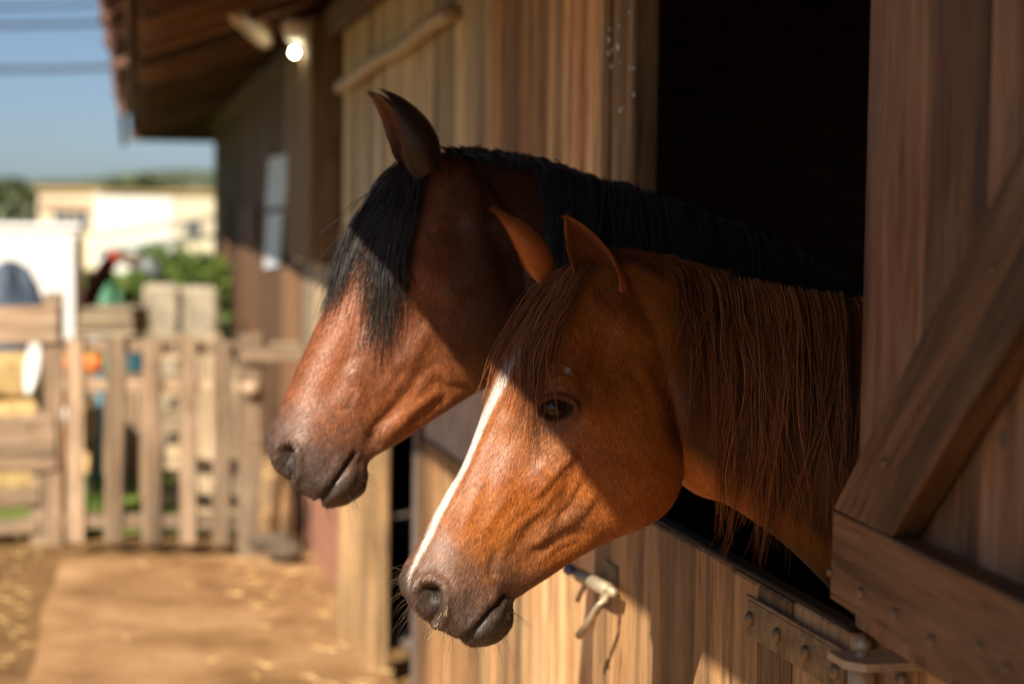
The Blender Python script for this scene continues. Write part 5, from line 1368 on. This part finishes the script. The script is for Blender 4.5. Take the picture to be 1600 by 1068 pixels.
# concrete blocks, plank stack, dark mound, tarpaulin
M_CONC = plain('mossy_concrete', (.36, .31, .23), .95, 0, .35, 7, .5)
for (a, b, y0, y1, d, lab) in ((226, 279, 444, 520, 14.2, 'left rough concrete block under the hedge'), (279.6, 345, 447, 520, 14.3, 'right rough concrete block under the hedge')):
    z1 = zpx(y0, d); p0, p1 = at_d(a, d), at_d(b, d); w = np.linalg.norm(p1 - p0); c = (p0 + p1) / 2
    tag(board('concrete_block', (c[0], c[1] + .2, 0), (c[0], c[1] + .2, z1), (1, 0, 0), w, .45, M_CONC, None, .03, .02), lab, 'concrete block', 'concrete blocks under the hedge')
st = tag(empty('plank_stack', at_d(180, 13.2)), 'low stack of pale sawn planks on bearers', 'plank stack'); d = 13.2
for k in range(6):
    z = zpx(516, d) + k * .029; a, b = at_d(134 + k * 1.5, d, z), at_d(224 - k, d, z); board('plank', a, b, (0, 1, 0), .6, .024, M_CREAM, st)
for px in (150, 208): board('bearer', at_d(px, d, 0), at_d(px, d, zpx(516, d) - .014), (1, 0, 0), .1, .5, M_FENCE, st)
def mound(name, px, d, z, rx, ry, rz, M, lab, cat):
    V = []; Fc = []; n_, m_ = 10, 24
    for i in range(n_ + 1):
        th = .5 * math.pi * i / n_
        for k in range(m_):
            ph = 2 * math.pi * k / m_; f = 1 + .09 * math.sin(3 * ph + 1) + .06 * math.sin(7 * ph + i)
            V.append((rx * f * math.sin(th) * math.cos(ph), ry * f * math.sin(th) * math.sin(ph), rz * math.cos(th) * (1 + .05 * math.sin(ph * 4 + i))))
    for i in range(n_):
        for k in range(m_): Fc.append((i * m_ + k, i * m_ + (k + 1) % m_, (i + 1) * m_ + (k + 1) % m_, (i + 1) * m_ + k))
    Fc.append(tuple(n_ * m_ + k for k in range(m_)))
    return tag(link(name, mesh(name, V, Fc), Matrix.Translation(Vector(at_d(px, d, z))), M, None, True), lab, cat)
mound('tarpaulin', 14, 13.6, .0, .40, .30, zpx(421, 13.6), plain('blue_grey_mound', (.05, .075, .115), .6, 0, .15, 6), 'dark blue grey mound standing for a shadow-like shape before the white trailer', 'tarpaulin')  # mound added in place of a dark, shadow-like shape
mound('tarpaulin', 172, 14.0, .0, .20, .3, zpx(452, 14), plain('green_tarpaulin', (.06, .20, .11), .5, 0, .15, 6), 'green tarpaulin over a low heap behind the planks', 'tarpaulin')
# white box trailer
td = 15.0; tr = tag(empty('box_trailer', at_d(40, td)), 'white box trailer parked at the left edge', 'trailer')
zt = zpx(351, td); xr_ = at_d(124, td); wT = 2.2
bx = xr_[0] - wT / 2; board('body', (bx, xr_[1] + .9, .32), (bx, xr_[1] + .9, zt - .05), (1, 0, 0), wT, 1.8, M_WHITE, tr, .03)
board('roof', (bx, xr_[1] + .9, zt - .049), (bx, xr_[1] + .9, zt), (1, 0, 0), wT + .04, 1.84, M_WHITE, tr, .02)
board('chassis', (bx - 1.0, xr_[1] + .9, .27), (bx + 1.0, xr_[1] + .9, .27), (0, 1, 0), 1.3, .09, M_IRON, tr)
for s in (-.6, .6):
    wh = lathe_obj('wheel', (bx + s * .3, xr_[1] - .02, .30), (0, 1, 0), [(0, .10), (.0, .17), (.01, .29), (.05, .30), (.14, .30), (.17, .26)], plain('tyre_rubber', (.03, .03, .03), .8), tr, 20)
    lathe_obj('rim', (bx + s * .3, xr_[1] - .03, .30), (0, 1, 0), [(0, .05), (.01, .15), (.02, .16)], M_STEEL, wh)
board('corner_post', (xr_[0] + .005, xr_[1] + .02, .3), (xr_[0] + .005, xr_[1] + .02, zt - .06), (1, 0, 0), .05, .06, M_STEEL, tr)
bp_ = at_d(123, 13.9); tag(board('yard_post', bp_, (bp_[0], bp_[1], zpx(372, 13.9)), (1, 0, 0), .06, .06, M_DARKP), 'thin dark post in front of the white trailer corner', 'post')
# red loader with a bent arm
rd = 17.0; M_RED = plain('red_paint', (.45, .045, .03), .4, 0, .2); ldr = tag(empty('loader', at_d(160, rd)), 'small red loader with a raised bent arm', 'loader')
def rp(px, py): return P(px, py, rd)
tube_obj('arm', [rp(150, 462), rp(158, 430), rp(176, 403), rp(186, 400)], [.07, .075, .07, .06], M_RED, ldr); tube_obj('boom', [rp(184, 398), rp(206, 408), rp(226, 413)], .05, plain('brown_steel', (.12, .07, .05), .6), ldr)
tube_obj('cylinder', [rp(222, 410), rp(238, 422), rp(250, 430)], [.07, .06, .05], plain('grey_steel', (.16, .18, .20), .5), ldr)
c = at_d(150, rd); board('body', (c[0] - .1, c[1] + .3, .35), (c[0] - .1, c[1] + .3, zpx(455, rd)), (1, 0, 0), .35, .7, M_RED, ldr, .04)
board('mast', (c[0] - .05, c[1] + .05, .5), (c[0] - .05, c[1] + .05, zpx(425, rd)), (1, 0, 0), .08, .1, M_IRON, ldr)
for s in (-.28, .1): lathe_obj('wheel', (c[0] + s, c[1] - .1, .28), (0, 1, 0), [(0, .12), (.01, .25), (.05, .28), (.16, .28), (.2, .22)], bpy.data.materials['tyre_rubber'], ldr, 18)
# ------------------------------------------------------------------ greenery
def leaf_mat(name, a, b):
    M, N, L, B = mat(name); oi = N.new('ShaderNodeTexCoord'); t = nd(N, 'ShaderNodeTexNoise', Scale=3.0, Detail=4); L.new(oi.outputs['Object'], t.inputs['Vector'])
    r = ramp(N, [(.35, a), (.65, b)]); L.new(t.outputs['Fac'], r.inputs[0]); L.new(r.outputs[0], B.inputs['Base Color']); B.inputs['Roughness'].default_value = .6
    return M
M_LEAF = leaf_mat('hedge_leaves', (.045, .085, .012), (.13, .19, .03)); M_FAR = leaf_mat('far_leaves', (.06, .085, .035), (.11, .14, .06)); M_BARK = plain('bark', (.10, .075, .05), .9, 0, .4, 20, .5)  # distance haze is put into the far leaf colours
def crown(name, blobs, n, size, M, parent, rng):
    """many small leaf faces through the volume of several lumps"""
    c = np.array([b[:3] for b in blobs]); r = np.array([b[3:6] for b in blobs]); k = rng.integers(len(blobs), size=n)
    u = rng.normal(size=(n, 3)); u /= np.linalg.norm(u, axis=1, keepdims=True); u *= rng.uniform(.45, 1.08, (n, 1)) ** .6
    p = c[k] + u * r[k]; a = rng.normal(size=(n, 3)); a /= np.linalg.norm(a, axis=1, keepdims=True); b = np.cross(a, rng.normal(size=(n, 3))); b /= np.linalg.norm(b, axis=1, keepdims=True)
    s = size * rng.uniform(.6, 1.4, (n, 1)); V = np.stack([p - a * s, p + b * s * .5, p + a * s, p - b * s * .5], 1).reshape(-1, 3); o = c.mean(0)
    Fc = (np.arange(n)[:, None] * 4 + np.arange(4)).tolist()
    return link(name, mesh(name, V - o, Fc), Matrix.Translation(Vector(o)), M, parent)
rg = np.random.default_rng(11)
def shrub(px, d, w, z0, z1, lab, n=2600):
    c = at_d(px, d); t = tag(empty('shrub', c), lab, 'shrub', 'green shrubs beyond the blocks')
    bl = [(c[0] + rg.uniform(-.4, .4) * w, c[1] + rg.uniform(-.3, .3), z0 + (z1 - z0) * rg.uniform(.25, .75), w * rg.uniform(.3, .45), .4, (z1 - z0) * rg.uniform(.3, .45)) for _ in range(7)]
    crown('crown', bl, n, .05, M_LEAF, t, rg)
    for k in range(4): tube_obj('trunk', [(c[0], c[1], -.02), (c[0] + rg.uniform(-.3, .3) * w, c[1] + rg.uniform(-.1, .1), z0 + .5 * (z1 - z0))], [.03, .012], M_BARK, t, 6)
shrub(300, 17.5, .55, .7, zpx(385, 17.5), 'tall green shrub against the far corner of the stable', 3200)
shrub(262, 18.2, .5, .6, zpx(392, 18.2), 'bushy green shrub left of the tall one', 2800)
shrub(222, 19, .45, .3, zpx(415, 19), 'low reddish green shrub behind the red loader', 2000)
shrub(188, 16, .35, .2, zpx(440, 16), 'small green shrub above the plank stack', 1600)
shrub(310, 19.5, .5, .7, zpx(398, 19.5), 'shrub half hidden behind the tall one', 1800)
# house far off
hd = 58.0
M_CWALL = plain('cream_wall', (.72, .62, .46), .85, 0, .08, 3); M_WWALL = plain('white_wall', (.80, .79, .76), .8, 0, .04, 3); M_OWALL = plain('ochre_trim', (.55, .34, .16), .85, 0, .15, 3); M_GLASS = plain('window_glass', (.09, .10, .12), .15, 0, .2)
hs_ = tag(empty('house', at_d(200, hd)), 'low cream and white house with ochre parapet beyond the yard', 'house')
def hz(py): return zpx(py, hd, 200)
def hbox(name, a, b, z0, z1, dep, M, off=0.0, parent=None):
    p0, p1 = at_d(a, hd + off), at_d(b, hd + off); c = (p0 + p1) / 2; w = float(np.linalg.norm(p1 - p0))
    return board(name, (c[0], c[1] + dep / 2, z0), (c[0], c[1] + dep / 2, z1), (1, 0, 0), w, dep, M, parent or hs_, .02)
hbox('wall', 62, 150, -.02, hz(302), 5, M_CWALL); hbox('wall', 150.3, 270, -.02, hz(303), 6, M_WWALL, -.4); hbox('wall', 270.3, 345, -.02, hz(302), 5, M_CWALL)
hbox('parapet', 56, 152, hz(302) + .004, hz(296), 5.3, M_OWALL, -.12); hbox('parapet', 152.3, 268, hz(303) + .004, hz(299), 6.2, M_OWALL, -.5); hbox('parapet', 268.4, 350, hz(302) + .004, hz(297), 5.3, M_OWALL, -.12)
hbox('band', 64, 148, hz(330), hz(316), .06, plain('terracotta_band', (.50, .33, .22), .8, 0, .2, 4), -.07)
for (a, b, y0, y1) in ((84, 108, 332, 352), (112, 138, 332, 352), (264.5, 286, 342, 366), (289, 314, 342, 366)):
    if a < 280 and a > 200: a, b = 272, 290
    wdw = hbox('window', a, b, hz(y1), hz(y0), .05, M_GLASS, -.06); hbox('sill', a - 1, b + 1, hz(y1) - .06, hz(y1) - .005, .12, M_WWALL, -.13, wdw); hbox('frame', (a + b) / 2 - .6, (a + b) / 2 + .6, hz(y1), hz(y0), .03, M_WWALL, -.10, wdw)
# trees, far wood and hills
def tree(px, d, zt, w, lab, n=2200):
    c = at_d(px, d); t = tag(empty('tree', c), lab, 'tree', 'trees behind the house')
    bl = [(c[0] + rg.uniform(-.5, .5) * w, c[1] + rg.uniform(-.5, .5) * w, zt * rg.uniform(.6, .86), w * .35, w * .35, zt * .16) for _ in range(8)] + [(c[0], c[1], zt * .85, w * .2, w * .2, zt * .16)]
    crown('crown', bl, n, .22, M_FAR, t, rg); tube_obj('trunk', [(c[0], c[1], -.1), (c[0] + .1, c[1], zt * .4), (c[0], c[1], zt * .75)], [.2, .15, .06], M_BARK, t, 8)
tree(232, 80, zpx(274, 80), 2.6, 'slender tree rising above the house roof'); tree(268, 84, zpx(287, 84), 3.2, 'round tree behind the right half of the house'); tree(205, 86, zpx(289, 86), 2.2, 'small tree behind the white wall')
V = []; Fc = []; xs_ = np.linspace(-900, 900, 90)
for x_ in xs_: V += [(x_, 1500, -8), (x_, 1500, 20 + 10 * math.sin(x_ * .006 + 1) + 4 * math.sin(x_ * .031)), (x_, 1900, 24 + 10 * math.sin(x_ * .006 + 1)), (x_, 2100, -8)]
for i in range(len(xs_) - 1):
    for k in range(3): Fc.append((i * 4 + k, i * 4 + 4 + k, i * 4 + 5 + k, i * 4 + 1 + k))
tag(link('hills', mesh('hills', V, Fc), Matrix.Identity(4), plain('wooded_hill', (.055, .075, .045), .95, 0, .3, .05), None, True), 'low wooded hills on the horizon', None, None, 'structure')
n_ = 9000; px_ = rg.uniform(-60, 90, n_); dd = rg.uniform(130, 190, n_); top = np.interp(px_, [-60, 20, 60, 90], [284, 283, 296, 318]); zz = rg.random(n_) ** .7
Pw = P(px_, np.full(n_, 420.0), dd); zt_ = P(px_, top + rg.normal(size=n_) * 3, dd)[:, 2]; c = np.stack([Pw[:, 0], Pw[:, 1], zz * np.maximum(zt_, .5)], 1)
a = rg.normal(size=(n_, 3)); b = np.cross(a, rg.normal(size=(n_, 3))); a /= np.linalg.norm(a, axis=1, keepdims=True); b /= np.linalg.norm(b, axis=1, keepdims=True)
V = np.stack([c - a * .35, c + b * .3, c + a * .35, c - b * .3], 1).reshape(-1, 3); o = c.mean(0)
tag(link('far_wood', mesh('far_wood', V - o, (np.arange(n_)[:, None] * 4 + np.arange(4)).tolist()), Matrix.Translation(Vector(o)), M_FAR), 'dark green wood on the rise left of the house', 'wood', None, 'stuff')
# overhead wires
M_WIRE = plain('black_cable', (.03, .03, .035), .6)
for (y0, y1, r_, lab) in ((20, 2, .045, 'topmost overhead wire'), (44, 36, .06, 'middle overhead wire'), (113, 106, .06, 'lowest overhead wire')):
    a, b = P(-260, y0 + 8, 50), P(520, y1 - 14, 54); t = np.linspace(0, 1, 24)[:, None]; pts = a + (b - a) * t; pts[:, 2] -= .35 * 4 * (t[:, 0] * (1 - t[:, 0]))
    pts[:, 2] += .35 * 4 * (.44 * .56)
    tag(tube_obj('overhead_wire', pts, r_, M_WIRE, None, 6), lab + ' crossing the sky', 'wire', 'overhead wires')
